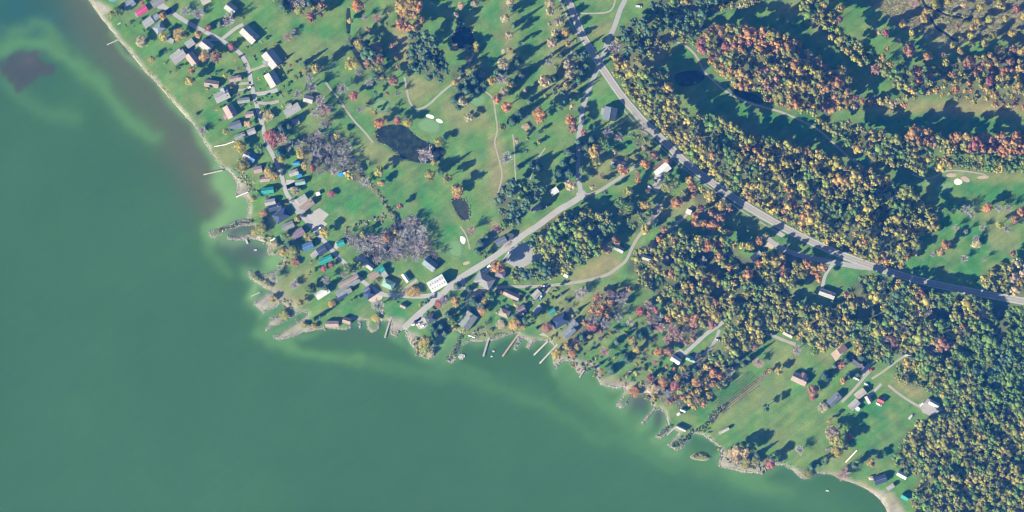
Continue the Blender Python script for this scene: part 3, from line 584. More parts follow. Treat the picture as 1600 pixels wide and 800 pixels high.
for k, (nm, line, w, c, lab) in enumerate(ROADS):
    o = strip(nm, line, w, .09 + .012 * (k % 7) if nm != 'highway' else .22, M['road'], c); tag(o, kind='structure')
    block(buffer_line(subdiv(smooth_line(line, 2), 6), w + 6)); block(buffer_line(subdiv(smooth_line(line, 2), 6), w + .5), BLOCKX)
    if nm == 'highway':
        for off in (-4.2, 4.2): strip('edge_line', line, .38, .25, M['paint'], (.5, .5, .47), o, off)
        for off in (-.28, .28): strip('centre_line', line, .24, .25, M['paint'], (.42, .34, .16), o, off)
        for off in (-5.1, 5.1): strip('shoulder', line, 1.3, .235, M['road'], (.29, .283, .27), o, off)
        for off in (-3.4, -1.5, 1.5, 3.4): strip('wheel_track', line, .8, .235, M['road'], (.235, .23, .22), o, off)
def blob(cx, cy, rx, ry, ang, seed):
    r = random.Random(seed); k = [r.uniform(.86, 1.12) for _ in range(7)]
    q = ell(cx, cy, rx, ry, ang, 28)
    return [(cx + (a - cx) * s_, cy + (b - cy) * s_) for i, (a, b) in enumerate(q) for s_ in [k[i * 7 // 28] * (1 - (i % 4) / 4) + k[(i * 7 // 28 + 1) % 7] * (i % 4) / 4]]
for k, (x, y, rx, ry, a) in enumerate(GREENS):
    sheet('golf_collar', blob(x, y, rx + 3, ry + 3, a, 40 + k), LEVEL + .05, M['turf'], (.09, .17, .05))
    sheet('golf_green', blob(x, y, rx, ry, a, 40 + k), LEVEL + .09, M['turf'], (.115, .215, .075)); block(ell(x, y, rx + 4, ry + 4, a))
for k, (x, y, rx, ry, a) in enumerate(BUNKERS):
    o = sheet('sand_bunker', blob(x, y, rx, ry, a, 60 + k), LEVEL + .13, M['sand'], (.58, .56, .49)); block(ell(x, y, rx + 3, ry + 3, a))
for k, (x, y, rx, ry, a) in enumerate(DRYBUNK):
    sheet('sand_bunker', blob(x, y, rx, ry, a, 80 + k), LEVEL + .07, M['sand'], (.34, .27, .20)); block(ell(x, y, rx, ry, a))
# weed mat and reed speckle, marsh tufts are built further down
# clearings inside the woods where the photograph shows shaded lawn
for q in ([(1085,388),(1110,386),(1122,408),(1142,424),(1126,442),(1104,432),(1084,415)], [(1150,394),(1186,390),(1200,384),(1182,422),(1160,416)], [(1240,432),(1278,430),(1282,470),(1240,472)], [(1330,480),(1360,476),(1372,492),(1345,502)], [(1500,540),(1520,536),(1524,556),(1502,560)]): block(q)
# ------------------------------------------------------------------ buildings
C = dict(white=(.78,.78,.76), pale=(.52,.51,.49), grey=(.33,.33,.33), mid=(.25,.26,.27), dark=(.10,.11,.13), navy=(.055,.085,.17), blue=(.10,.24,.45), tarp=(.03,.34,.72), teal=(.03,.36,.30), mint=(.33,.55,.45),
         tan=(.46,.36,.28), pink=(.50,.38,.34), mauve=(.31,.23,.27), cream=(.62,.57,.47), red=(.55,.10,.09), magenta=(.62,.08,.22), brown=(.24,.14,.11), sage=(.34,.38,.34), slate=(.20,.24,.29), greyblue=(.30,.35,.40), olive=(.36,.36,.26))
C = {k: (.50, .50, .48) if k == 'white' else tuple(x * .50 for x in v) if k not in ('white', 'tarp', 'teal', 'red', 'magenta') else tuple(x * .58 for x in v) for k, v in C.items()}
WALLS = [(.50,.48,.45), (.44,.41,.35), (.40,.40,.41), (.48,.45,.40), (.34,.31,.28), (.42,.43,.42)]
PITCH = 0.47
def block_parts(root, blk, wallc, z0, sub=None):
    """one roofed block: wall + roof (> ridge cap) in the root's local frame; blk = (u, v, L, W, rot, colour, type, wall height)"""
    u, v, L, W, rot, col, typ, wh = blk
    R = Matrix.Translation((u, v, 0)) @ Matrix.Rotation(rot, 4, 'Z')
    l, w = L / 2, W / 2
    def put(mb, name, material, c, parent):
        vs_ = [tuple(R @ Vector(p)) for p in mb.v]; return mesh_obj(name, vs_, mb.f, material, parent, c)
    rise = {'g': W / 2 * PITCH, 'h': min(L, W) / 2 * .5, 'f': .25, 's': W * .18}[typ]
    m = MB(); e = .35
    if typ == 'g':
        pr = [(-w, 0), (w, 0), (w, wh), (0, wh + rise), (-w, wh)]
        m.add([(-l, a, b - .4) for a, b in pr] + [(l, a, b - .4) for a, b in pr], [(4, 3, 2, 1, 0), (5, 6, 7, 8, 9), (0, 1, 6, 5), (1, 2, 7, 6), (2, 3, 8, 7), (3, 4, 9, 8), (4, 0, 5, 9)])
    else: m.box(-l, l, -w, w, -.4, wh)
    put(m, 'wall', M['wall'], wallc, root)
    r = MB(); t = .16
    if typ == 'g':
        dz = e * PITCH
        for sgn in (-1, 1):
            a = [(-l - e, 0, wh + rise), (l + e, 0, wh + rise), (l + e, sgn * (w + e), wh - dz), (-l - e, sgn * (w + e), wh - dz)]
            b = [(x, y, z + t) for x, y, z in a]
            fs = [(3, 2, 1, 0), (4, 5, 6, 7), (0, 1, 5, 4), (1, 2, 6, 5), (2, 3, 7, 6), (3, 0, 4, 7)]
            if sgn < 0: fs = [f[::-1] for f in fs]
            a_ = [(x, y + sgn * .001, z - .02) for x, y, z in a]; r.add(a_ + b, [f[::-1] for f in fs])
    elif typ == 'h':
        k = max(0.0, l - w) if L >= W else 0.0; kk = max(0.0, w - l) if W > L else 0.0
        base = [(-l - e, -w - e, wh), (l + e, -w - e, wh), (l + e, w + e, wh), (-l - e, w + e, wh)]
        if k > .05: r.add(base + [(-k, 0, wh + rise), (k, 0, wh + rise)], [(0, 1, 5, 4), (1, 2, 5), (2, 3, 4, 5), (3, 0, 4), (3, 2, 1, 0)])
        else: r.add(base + [(0, 0, wh + rise)], [(0, 1, 4), (1, 2, 4), (2, 3, 4), (3, 0, 4), (3, 2, 1, 0)])
    else:
        h2 = rise
        r.add([(-l - e, -w - e, wh), (l + e, -w - e, wh), (l + e, w + e, wh + (h2 if typ == 's' else 0)), (-l - e, w + e, wh + (h2 if typ == 's' else 0))] +
              [(-l - e, -w - e, wh + .2), (l + e, -w - e, wh + .2), (l + e, w + e, wh + .2 + (h2 if typ == 's' else 0)), (-l - e, w + e, wh + .2 + (h2 if typ == 's' else 0))],
              [(3, 2, 1, 0), (4, 5, 6, 7), (0, 1, 5, 4), (1, 2, 6, 5), (2, 3, 7, 6), (3, 0, 4, 7)])
    ro = put(r, 'roof', M['roof'], col, root)
    if typ == 'g':
        q = MB().box(-l - e, l + e, -.18, .18, wh + rise + t - .06, wh + rise + t + .06)
        put(q, 'ridge_cap', M['roof'], tuple(min(1, .1 + .9 * x) for x in col), ro)
    return ro, (R, wh, rise, l, w)
def building(name, label, cat, x, y, L, W, ang, col, typ='g', wh=2.9, more=(), group=None, wall=None, chimney=False, skylights=0):
    if name == 'house' and typ == 'g' and int(x * 3 + y) % 3 == 0: chimney = True
    L, W = L * .93, W * .93; more = [(a_, b_, c_ * .93, d_ * .93, *e_) for a_, b_, c_, d_, *e_ in more]
    z = H(x, y); root = empty(name, (PX(x), PY(y), z), math.radians(ang))
    tag(root, label, cat, group)
    wc = wall or WALLS[int(x * 7 + y * 3) % len(WALLS)]
    ro, (R, h, rise, l, w) = block_parts(root, (0, 0, L * S, W * S, 0, C[col], typ, wh), wc, z)
    block(rect(x, y, L + 7, W + 7, ang)); block(rect(x, y, L, W, ang), BLOCKX)
    a = math.radians(ang)
    for (bx, by, bl, bw, ba, bc, bt, bh) in more:
        dx, dy = PX(bx) - PX(x), PY(by) - PY(y)
        u, v = dx * math.cos(a) + dy * math.sin(a), -dx * math.sin(a) + dy * math.cos(a)
        block_parts(root, (u, v, bl * S, bw * S, math.radians(ba) - a, C[bc], bt, bh), wc, z)
        block(rect(bx, by, bl + 9, bw + 9, ba))
    if chimney:
        mesh_obj('chimney', *(lambda b: (b.v, b.f))(MB().box(l * .4, l * .4 + .9, .3, 1.1, h + rise * .5, h + rise + 1.2).box(l * .4 - .1, l * .4 + 1.0, .2, 1.2, h + rise + 1.2, h + rise + 1.4)), M['wall'], ro, (.35, .18, .14))
    for i in range(skylights):
        u = -l + (i % 6 + .7) * L * S / 6.4; s_ = -1 if i // 6 == 0 else 1
        y0 = s_ * w * .28; y1 = s_ * w * .55; zr = lambda yy: h + rise - abs(yy) * PITCH + .2
        q = [(u, y0, zr(y0)), (u + .9, y0, zr(y0)), (u + .9, y1, zr(y1)), (u, y1, zr(y1))]
        v_ = q + [(a_, b_, c_ + .08) for a_, b_, c_ in q]
        mesh_obj('skylight', v_, [(4, 5, 6, 7), (0, 1, 5, 4), (1, 2, 6, 5), (2, 3, 7, 6), (3, 0, 4, 7)] if s_ > 0 else [(7, 6, 5, 4), (4, 5, 1, 0), (5, 6, 2, 1), (6, 7, 3, 2), (7, 4, 0, 3)], M['roof'], ro, (.16, .19, .24))
    return root
B = building
# upper village, along the beach
B('house','grey cottage in the top left corner above the pool','house',202,7,19,13,38,'greyblue','g',3.2,[(193,9,9,8,38,'slate','g',2.8)])
B('house','cottage with a bright magenta roof beside the beach','house',222,17,19,10,32,'magenta','g',3.0,[(216,22,9,8,32,'pink','g',2.7)])
B('house','grey house at the top edge beside the street','house',247,3,22,12,32,'grey','g',3.2)
B('shed','small dark flat shed next to the top street','shed',264,18,10,8,35,'navy','f',2.6)
B('house','long pale grey house with a dark patio beside the beach','house',232,35,17,12,35,'pale','g',3.0,[(244,27,10,9,35,'greyblue','g',2.8)])
B('house','grey-blue square cottage behind the yellow-green tree','house',249,44,17,14,38,'greyblue','h',3.0)
B('shed','pale low shed beside the golden tree','shed',266,63,12,7,-25,'pale','f',2.4)
B('house','small pale house with its shadow on a drive, below the gold tree','house',297,68,14,11,35,'pale','g',3.0)
B('house','house with pale front slope and black back slope by the top bend','house',323,71,20,16,-38,'pale','g',3.4)
B('house','big pale grey house with a cross gable near the beach','house',279,88,24,17,36,'pale','g',3.4,[(284,81,12,10,-54,'grey','g',3.4)])
B('house','pinkish house with a dark back slope left of the tan tree','house',301,92,21,15,-52,'pink','g',3.2)
B('house','pale cottage casting a long shadow at the top edge','house',361,13,18,14,-38,'pale','g',3.2)
B('house','cream house cut by the top edge','house',322,1,15,10,28,'cream','g',3.0)
B('house','large house with pale front and black back slope beside the bent drive','house',390,54,29,18,-44,'pale','g',3.4)
B('house','large pale house with garage, upper one right of the street','house',425,92,29,21,-52,'pale','g',3.4,[(418,97,13,11,38,'pale','g',2.8)])
B('house','pale house with black back slope, lower one right of the street','house',426,124,24,19,-60,'pale','g',3.4)
B('house','small pink-roofed bungalow left of the street','house',368,123,19,8,10,'pink','g',2.7)
B('house','tan-roofed bungalow with a side porch','house',331,131,23,11,-8,'tan','g',2.9)
B('house','white-fronted house with a blue-black slope among the lawns','house',347,150,24,16,25,'pale','g',3.3,[(352,144,15,12,-65,'greyblue','g',3.3)])
B('house','slim pale green bungalow beside the street','house',381,157,20,8,8,'sage','g',2.6)
B('house','pinkish house with a tall dark back slope on the lawn','house',360,174,21,17,-62,'pink','g',3.6,[(354,181,10,8,28,'pink','g',2.6)])
B('shed','tiny pink-tan cabin near the street bend','shed',390,179,13,9,8,'pink','g',2.5)
B('house','dark slate cottage beside the yellow bush','house',368,196,19,12,18,'slate','g',3.0)
B('house','long pale cottage in two steps near the sea wall','house',375,213,18,8,22,'sage','g',2.7,[(393,206,13,9,22,'pale','g',2.7)])
B('house','pale grey long house right of the street, alone on the lawn','house',457,172,27,13,30,'pale','g',3.0,[(452,167,10,8,30,'pale','g',2.8)])
B('house','pale house left of the bare hedgerow','house',482,155,15,11,-15,'pale','g',3.0)
B('shed','small tan shed in a pool of shadow','shed',462,190,12,8,8,'tan','g',2.6)
B('house','cottage with a blue tarpaulin on half of its roof','house',386,243,11,12,-30,'pale','g',3.0,[(394,247,11,13,-30,'blue','g',3.0)])
B('house','small cabin half pink and half dark below the tarpaulin roof','house',403,265,13,10,12,'pink','g',2.7)
B('house','low pale pink cottage left of the street','house',414,280,16,8,6,'pink','g',2.6)
B('shed','tiny shed with a bright blue roof by the bare wood','shed',463,255,10,5,5,'tarp','g',2.2)
B('house','grey cottage beside a small blue awning','house',459,270,15,9,18,'pale','g',2.8)
B('shed','little blue awning tucked behind the grey cottage','shed',468,275,7,4,15,'tarp','s',2.0)
B('house','pale green roofed house beside the concrete pad','house',469,285,16,8,10,'mint','g',2.7)
B('house','bright teal roofed house left of the street','house',418,298,20,10,8,'teal','g',2.9)
B('house','light grey roofed cabin with a dark neighbour','house',422,316,17,9,12,'pale','g',2.9)
B('house','deep navy roof below the light grey cabin','house',430,324,21,10,14,'navy','g',2.9)
B('house','large deep blue roofed house near the small harbour','house',440,337,25,17,32,'navy','h',3.4)
B('house','cluttered grey cottage with a dark gap in its roof','house',450,353,20,10,25,'grey','g',2.7)
B('house','mauve-roofed cottage beside the golden bush','house',466,365,21,13,32,'mauve','g',3.0)
B('house','grey bungalow with a dark end by the forecourt','house',472,311,16,9,32,'pale','g',2.8)
B('house','long tan-roofed house beside the concrete yard','house',480,321,24,11,36,'tan','g',3.1,[(469,331,13,10,36,'pale','g',2.8)])
B('shed','white summer shed on the lawn below the street','shed',497,303,6,5,20,'white','f',2.2)
B('house','blue roofed cottage above the navy house','house',481,385,18,12,25,'blue','g',3.0)
B('house','navy cottage with a pale side wing','house',503,391,15,13,32,'navy','g',3.0,[(492,397,14,8,40,'pale','g',2.7)])
B('house','long teal-green cabin between the lawns','house',509,406,22,9,25,'teal','g',2.7)
B('shed','bright teal square shed beside the concrete pad','shed',532,380,12,8,18,'teal','g',2.5)
B('house','pale house with a dark back slope below the bare wood','house',566,407,18,13,-42,'pale','g',3.1)
B('shed','low pale shed between dark shadows','shed',578,416,13,9,-38,'pale','g',2.6)
B('house','beige roofed house with a teal end','house',584,430,18,10,32,'tan','g',2.9,[(594,422,14,9,30,'teal','g',2.9)])
B('house','very long beige house with a dark roof hatch','house',545,440,36,9,28,'pink','g',2.7)
B('house','grey-green cottage with a dark end, middle of the row','house',553,441,20,10,32,'sage','g',3.0)
B('house','grey-green house with a deep blue side near the lawn','house',537,456,26,14,30,'sage','g',3.0,[(534,462,18,9,30,'navy','g',2.8)])
B('house','bright white roofed long house','house',504,458,24,11,33,'white','g',2.9)
B('house','mint green roofed house beside the lane','house',607,444,20,13,-25,'mint','h',3.1,[(601,429,8,9,35,'pale','g',2.8)])
B('house','dark navy house on the round terrace','house',577,459,17,14,35,'navy','h',3.2,[(573,453,10,8,35,'slate','g',2.9)])
B('shed','narrow white shed beside the gravel lane','shed',634,434,15,6,-55,'white','g',2.6)
B('shed','small brown shed alone on the shore lawn','shed',630,478,9,6,-25,'tan','g',2.4)
B('boathouse','long tan boathouse on the stone quay','boathouse',519,506,21,9,0,'pink','g',3.0)
B('boathouse','small tan boathouse at the end of the quay','boathouse',542,501,13,9,-18,'tan','g',2.8)
# around the straight road
B('barn','big white barn with rows of dark skylights','barn',683,443,29,19,30,'white','g',4.5,skylights=12)
B('house','slate-fronted house with a black back slope beside the bare wood','house',672,413,22,15,-38,'greyblue','g',3.2)
B('hall','large grey hip-roofed hall beside the straight road','hall',757,438,30,21,-30,'grey','h',3.8,[(782,428,15,11,-15,'mauve','h',3.0)])
B('house','dark roofed house beside the curved drive','house',747,462,19,10,2,'dark','g',3.0)
B('house','long pink-roofed bungalow below the lane','house',799,461,27,9,-25,'pink','g',2.9)
B('house','grey cottage beside a white van','house',838,460,15,10,45,'pale','g',2.9)
B('house','square tan house on the shore lawn','house',788,489,17,12,-22,'tan','h',3.0)
B('house','small mauve cottage under the trees','house',815,483,12,11,20,'mauve','g',2.8,[(812,490,11,8,20,'pink','g',2.6)])
B('house','slim grey cottage right of the mauve one','house',839,485,19,8,48,'pale','g',2.8)
B('tent','small teal tent on the grass','tent',863,487,10,6,38,'teal','g',1.4)
B('house','large deep blue hip-roofed house above the slab','house',875,501,27,17,30,'navy','h',3.6)
B('house','grey-blue house by the shore, lower of two in a row','house',889,519,21,12,42,'greyblue','g',3.0)
B('house','grey-blue house by the shore, upper of two in a row','house',896,507,13,11,42,'greyblue','g',3.0)
B('house','big house with sage front slope and black back slope near the inlet','house',731,501,27,20,55,'sage','g',3.6)
B('house','dark roofed house behind the boat ramp car park','house',673,498,16,12,25,'dark','h',3.0)
B('shed','tiny white shed at the edge of the wood','shed',884,431,7,4,-25,'white','f',2.2)
B('house','white cottage under the conifers at the road end','house',866,299,13,9,35,'white','g',2.8)
B('house','grey roofed cottage by the conifers along the road','house',838,326,18,8,30,'grey','g',2.9)
B('house','grey house in the shade behind the forecourt','house',783,377,18,11,28,'slate','g',3.0)
B('shed','black roofed shed at the head of the forecourt','shed',797,369,10,9,-15,'dark','f',2.8)
B('house','big house with grey and slate slopes beside the highway','house',953,178,21,21,80,'slate','g',4.2,[(944,174,10,9,80,'grey','g',3.0)])
B('house','pink-fronted house under the orange tree by the drive','house',966,256,22,11,-18,'pink','g',3.0)
B('barn','white-roofed barn with a rust-brown back slope','barn',1035,266,26,14,40,'white','g',3.6,[(1029,259,20,5,40,'brown','s',3.0)])
B('shed','square white shed at the bend of the short lane','shed',1076,331,8,7,-25,'white','f',2.4)
B('house','pale house behind the golden tree at the dry meadow','house',967,389,16,8,-28,'pale','g',2.8)
B('house','pale narrow house half under the wood','house',1009,403,18,7,-18,'pale','g',2.8)
B('shed','tiny white hut in the wood clearing','shed',1018,394,6,4,60,'white','g',2.3)
B('house','grey cottage in a gap of the wood','house',1042,408,13,12,50,'grey','g',3.0)
B('house','grey gabled house with a triangle of sunlit roof in deep shade','house',1098,407,11,10,45,'grey','g',3.4)
B('house','cream long house south of the tan dirt yard','house',1181,400,19,8,38,'cream','g',3.0)
B('house','pale grey house below the green triangle','house',1292,459,26,11,-20,'pale','g',3.2)
B('house','cream bungalow with its shadow on the wood','house',1231,522,16,7,-28,'cream','g',2.8)
B('house','brick-pink house with a dark cross gable on the big lawn','house',1249,592,25,15,-25,'pink','g',3.2,[(1255,587,9,8,65,'brown','g',3.2)],chimney=True)
B('shed','flat red-brown shed beside the tan yard','shed',1316,546,14,9,32,'brown','f',2.6)
B('house','dark house with a tan porch beside the farm forecourt','house',1341,567,24,14,-35,'dark','g',3.2,[(1340,571,10,5,-35,'tan','s',2.6)])
B('house','white house with a dark slope left of the pale drive','house',1056,562,16,10,-32,'white','g',2.9)
B('house','mint-edged white house between the drives','house',1079,561,15,7,-22,'mint','g',2.8)
B('shed','thin grey shed under the yellow tree','shed',996,547,11,4,38,'grey','s',2.4)
B('shed','cream shed at the head of the wood track','shed',1417,554,16,5,-15,'cream','g',2.6)
B('house','slate blue house on the farm drive','house',1303,624,24,12,42,'slate','g',3.1)
B('barn','cream farm shed, upper of two in the row','barn',1344,615,18,11,38,'cream','g',3.2)
B('barn','cream farm shed, lower of two in the row','barn',1334,632,18,11,42,'pale','g',3.2,[(1339,638,8,5,-40,'white','s',2.4)])
B('shed','pale shed right of the cream farm sheds','shed',1357,624,13,8,-60,'pale','g',2.6)
B('shed','red-roofed shed at the field edge','shed',1376,625,10,8,-25,'red','g',2.6)
B('barn','long white farm building in the grey yard','barn',1459,631,17,7,-28,'white','g',3.0,[(1449,627,8,5,50,'pale','s',2.6)])
B('house','dark blue cottage above the beach in the lower right','house',1375,749,20,13,18,'navy','g',3.1)
B('shed','small grey cabin beside the dark blue cottage','shed',1391,761,13,6,35,'pale','g',2.5)
B('house','white cottage left of the rust tree in the lower right','house',1409,742,16,8,-28,'white','g',2.8)
B('shed','teal cabin nearest the bottom beach','shed',1414,776,12,9,-30,'teal','g',2.6)
B('tent','pale tent on the lawn above the bottom beach','tent',1361,747,7,5,10,'cream','h',1.6)
B('shed','white hut at the corner of the orchard lawn','shed',1067,641,8,4,-20,'white','g',2.4)
B('shed','tiny white hut beside the curved stone jetty','shed',1060,647,5,3.5,35,'white','g',2.2)
B('boathouse','long white boathouse at the little lagoon','boathouse',1064,669,17,5,-25,'pale','g',2.6)
B('greenhouse','slim white greenhouse on the big lawn','greenhouse',1131,673,18,4,28,'cream','g',2.4)

# ------------------------------------------------------------------ docks, boats, cars and yard things
def dock(label, x0, y0, x1, y1, w, col, group='docks reaching into the lake'):
    L = math.hypot(x1 - x0, y1 - y0) * S; a = math.atan2(-(y1 - y0), x1 - x0)
    root = empty('dock', (PX(x0), PY(y0), 0.0), a); tag(root, label, 'dock', group)
    col = tuple(c * .66 for c in col); d = MB(); n = max(3, int(L / .9)); st = L / n
    for i in range(n): d.box(i * st + .02, (i + 1) * st - .02, -w * S / 2, w * S / 2, .95, 1.02)
    d.build('deck', M['wood'], root, col)
    MB().box(0, L, -w * S / 2 + .1, -w * S / 2 + .25, .75, .949).box(0, L, w * S / 2 - .25, w * S / 2 - .1, .75, .949).build('beam', M['wood'], root, tuple(c * .7 for c in col))
    for i in range(int(L / 5) + 1):
        for s_ in (-1, 1):
            u = min(L - .2, .2 + i * 5.0); MB().tube((u, s_ * (w * S / 2 + .02), -1.6), (u, s_ * (w * S / 2 + .02), 1.5), .13, .12).build('piling', M['wood'], root, (.25, .21, .17))
    return root
PW = (.55,.54,.5)
dock('slim dock with a crossed end in the upper left',185,62,167,70,1.8,PW)
dock('pale yellowish dock left of the sea wall',348,266,318,273,2.0,(.62,.57,.40))
dock('long grey dock left of the boat ramp',611,495,601,528,2.6,(.46,.43,.38))
dock('grey dock in the bay, leftmost of the four',764,527,755,557,3.0,(.45,.42,.38))
dock('tan dock in the bay, second from left',813,518,785,557,2.6,(.48,.38,.28))
dock('pale dock in the bay, third from left',856,533,834,555,2.4,(.62,.60,.52))
dock('pale dock in the bay, rightmost of the four',871,538,843,568,2.4,(.58,.56,.48))
dock('short white jetty in the small harbour',384,374,387,381,3.0,PW)
dock('short tan dock at the rocky point',913,578,905,590,2.0,(.55,.47,.36))
dock('pale walkway along the lagoon left of the white boathouse',1056,667,1042,680,1.6,PW)
dock('pale plank pier at the algae channel',406,457,392,463,1.4,PW)
def slab(name, label, cat, x, y, L, W, ang, col, h=.5, group=None):
    root = empty(name, (PX(x), PY(y), max(H(x, y), 0.0)), math.radians(ang)); tag(root, label, cat, group)
    l, w = L * S / 2, W * S / 2; n = max(3, int(L * S / 1.2)); st = 2 * l / n
    for i in range(n): MB().box(-l + i * st + .04, -l + (i + 1) * st - .04, -w, w, h - .12, h).build('plank', M['wood'], root, col)
    MB().box(-l, l, -w * .8, -w * .6, .02, h - .121).box(-l, l, w * .6, w * .8, .02, h - .121).build('frame', M['wood'], root, tuple(c * .5 for c in col))
slab('dock_section','white dock section lying on the shore lawn, left one','dock section',734,525,6,1.8,-8,(.75,.74,.7))
slab('dock_section','white dock section lying on the shore lawn, right one','dock section',740,527,5,1.8,-12,(.75,.74,.7))
slab('dock_section','long white dock section drawn up on the lower lawn','dock section',1330,713,26,2.0,47,(.7,.69,.64))
slab('dock_section','short white ramp section beside the harbour','dock section',427,374,11,2.2,25,(.78,.76,.7))
slab('timber_frame','dark timber frame on the forecourt, nearest the shed','timber frame',796.5,380,6,4.5,55,(.22,.17,.11))
slab('timber_frame','dark timber frame on the forecourt, middle of three','timber frame',792.5,383,5,3,55,(.30,.23,.13))
slab('timber_frame','narrow timber frame on the forecourt, farthest from the shed','timber frame',788.5,385.5,5,2,55,(.34,.28,.16))
def sea_wall(label, line):
    b = MB()
    for a, c in zip(line[:-1], line[1:]):
        L = math.hypot(c[0] - a[0], c[1] - a[1]) * S; an = math.atan2(-(c[1] - a[1]), c[0] - a[0]); R = Matrix.Translation((PX(a[0]), PY(a[1]), 0)) @ Matrix.Rotation(an, 4, 'Z')
        q = MB().box(0, L, -.45, .45, .3, 1.7); b.add([R @ Vector(v) for v in q.v], q.f)
    o = b.build('sea_wall', M['wall'], None, (.62, .6, .55)); tag(o, label, 'wall')
sea_wall('pale concrete wall stepping inland from the beach', [(335,229),(352,226),(366,221)])
sea_wall('pale concrete wall at the stone bulkhead', [(369,308),(378,304),(388,300)])
def boat(label, x, y, L, ang, hull, z=None, group='small boats', tarp=None):
    root = empty('boat', (PX(x), PY(y), (H(x, y) + .05) if z is None else z), math.radians(ang)); tag(root, label, 'boat', group)
    l = L * S / 2; w = max(.7, l * .34); st = [(-1, .82), (-.5, 1), (0, 1), (.5, .8), (.85, .35), (1, .03)]
    v, f = [], []
    for u, k in st: v += [(u * l, -w * k, .95), (u * l, -w * k * .6, .1), (u * l, w * k * .6, .1), (u * l, w * k, .95), (u * l, w * k * .82, .92), (u * l, w * k * .55, .4), (u * l, -w * k * .55, .4), (u * l, -w * k * .82, .92)]
    n = len(st)
    for i in range(n - 1):
        for j in range(8): f.append((i * 8 + j, i * 8 + (j + 1) % 8, (i + 1) * 8 + (j + 1) % 8, (i + 1) * 8 + j))
    f += [tuple(range(7, -1, -1)), tuple((n - 1) * 8 + j for j in range(8))]
    mesh_obj('hull', v, [q[::-1] for q in f], M['paintcar'], root, hull)
    MB().box(-.35 * l, -.2 * l, -w * .6, w * .6, .6, .7).box(.1 * l, .22 * l, -w * .6, w * .6, .6, .7).build('bench', M['wood'], root, (.4, .3, .2))
    MB().box(-l - .35, -l, -.25, .25, .3, 1.3).build('outboard_motor', M['rubber'], root)
    if tarp: MB().prism([(-.9 * l, -w * .9), (.2 * l, -w * .95), (.6 * l, -w * .6), (.6 * l, w * .6), (.2 * l, w * .95), (-.9 * l, w * .9)], .96, 1.15).build('cover', M['paintcar'], root, tarp)
boat('white boat moored in the small harbour',399,391,5,10,(.8,.8,.8),-.2)
boat('tiny white boat off the four docks, upper',771,549,4,-15,(.8,.8,.8),-.2)
boat('tiny white boat off the four docks, lower',768,557,4,5,(.8,.8,.8),-.2)
boat('white boat left on the gravel by the white barn',1015,293,8,-35,(.8,.8,.8))
boat('white boat standing on the shore lawn beside the olive bush',983,582,9,35,(.8,.78,.7))
boat('grey boat parked alone on the big lawn',1423,651,11,50,(.35,.36,.38),tarp=(.4,.42,.45))
boat('white boat on a trailer beside the yellow trees',1295,701,11,22,(.75,.74,.7),tarp=(.12,.13,.15))
boat('lone white boat out on the lake near the bottom edge',1293,767,6,-8,(.8,.8,.8),-.2)
boat('pale boat beside the sheds at the top left beach',186,37,7,30,(.5,.55,.5))
def car(label, x, y, ang, col, L=4.6, Hh=1.5, van=False):
    root = empty('van' if van else 'car', (PX(x), PY(y), H(x, y) + .12), math.radians(ang)); tag(root, label, 'van' if van else 'car', 'parked cars')
    l, w = L / 2, .92 if not van else 1.0
    prof = [(-l, .35), (-l, .85), (-l + .15, .95), (l - .2, .85), (l, .6), (l, .35)]
    b = MB(); n = len(prof)
    b.add([(a, -w, z) for a, z in prof] + [(a, w, z) for a, z in prof], [tuple(range(n)), tuple(range(2 * n - 1, n - 1, -1))] + [(i, n + i, n + (i + 1) % n, (i + 1) % n) for i in range(n)])
    b.build('body', M['paintcar'], root, col)
    t = .96; x0, x1, k = (-l + .1, l - .9, .1) if van else (-l + .5, l - 1.3, .55)
    top = Hh if not van else 2.2
    MB().add([(x0, -w * .92, .9), (x1 + .5, -w * .92, .9), (x1 + .5, w * .92, .9), (x0, w * .92, .9), (x0 + k, -w * .78, top - .1), (x1 - .3, -w * .78, top - .1), (x1 - .3, w * .78, top - .1), (x0 + k, w * .78, top - .1)],
             [(0, 1, 5, 4), (1, 2, 6, 5), (2, 3, 7, 6), (3, 0, 4, 7), (4, 5, 6, 7)]).build('window_glass', M['glass'], root)
    MB().box(x0 + k, x1 - .3, -w * .79, w * .79, top - .1, top).build('car_roof', M['paintcar'], root, col)
    for sx in (-1, 1):
        for sy in (-1, 1): MB().tube((sx * l * .62, sy * (w - .2), .32), (sx * l * .62, sy * (w + .02), .32), .32, .32, 10).build('wheel', M['rubber'], root)
W_, K_, S_ = (.8,.8,.79), (.03,.03,.035), (.5,.5,.52)
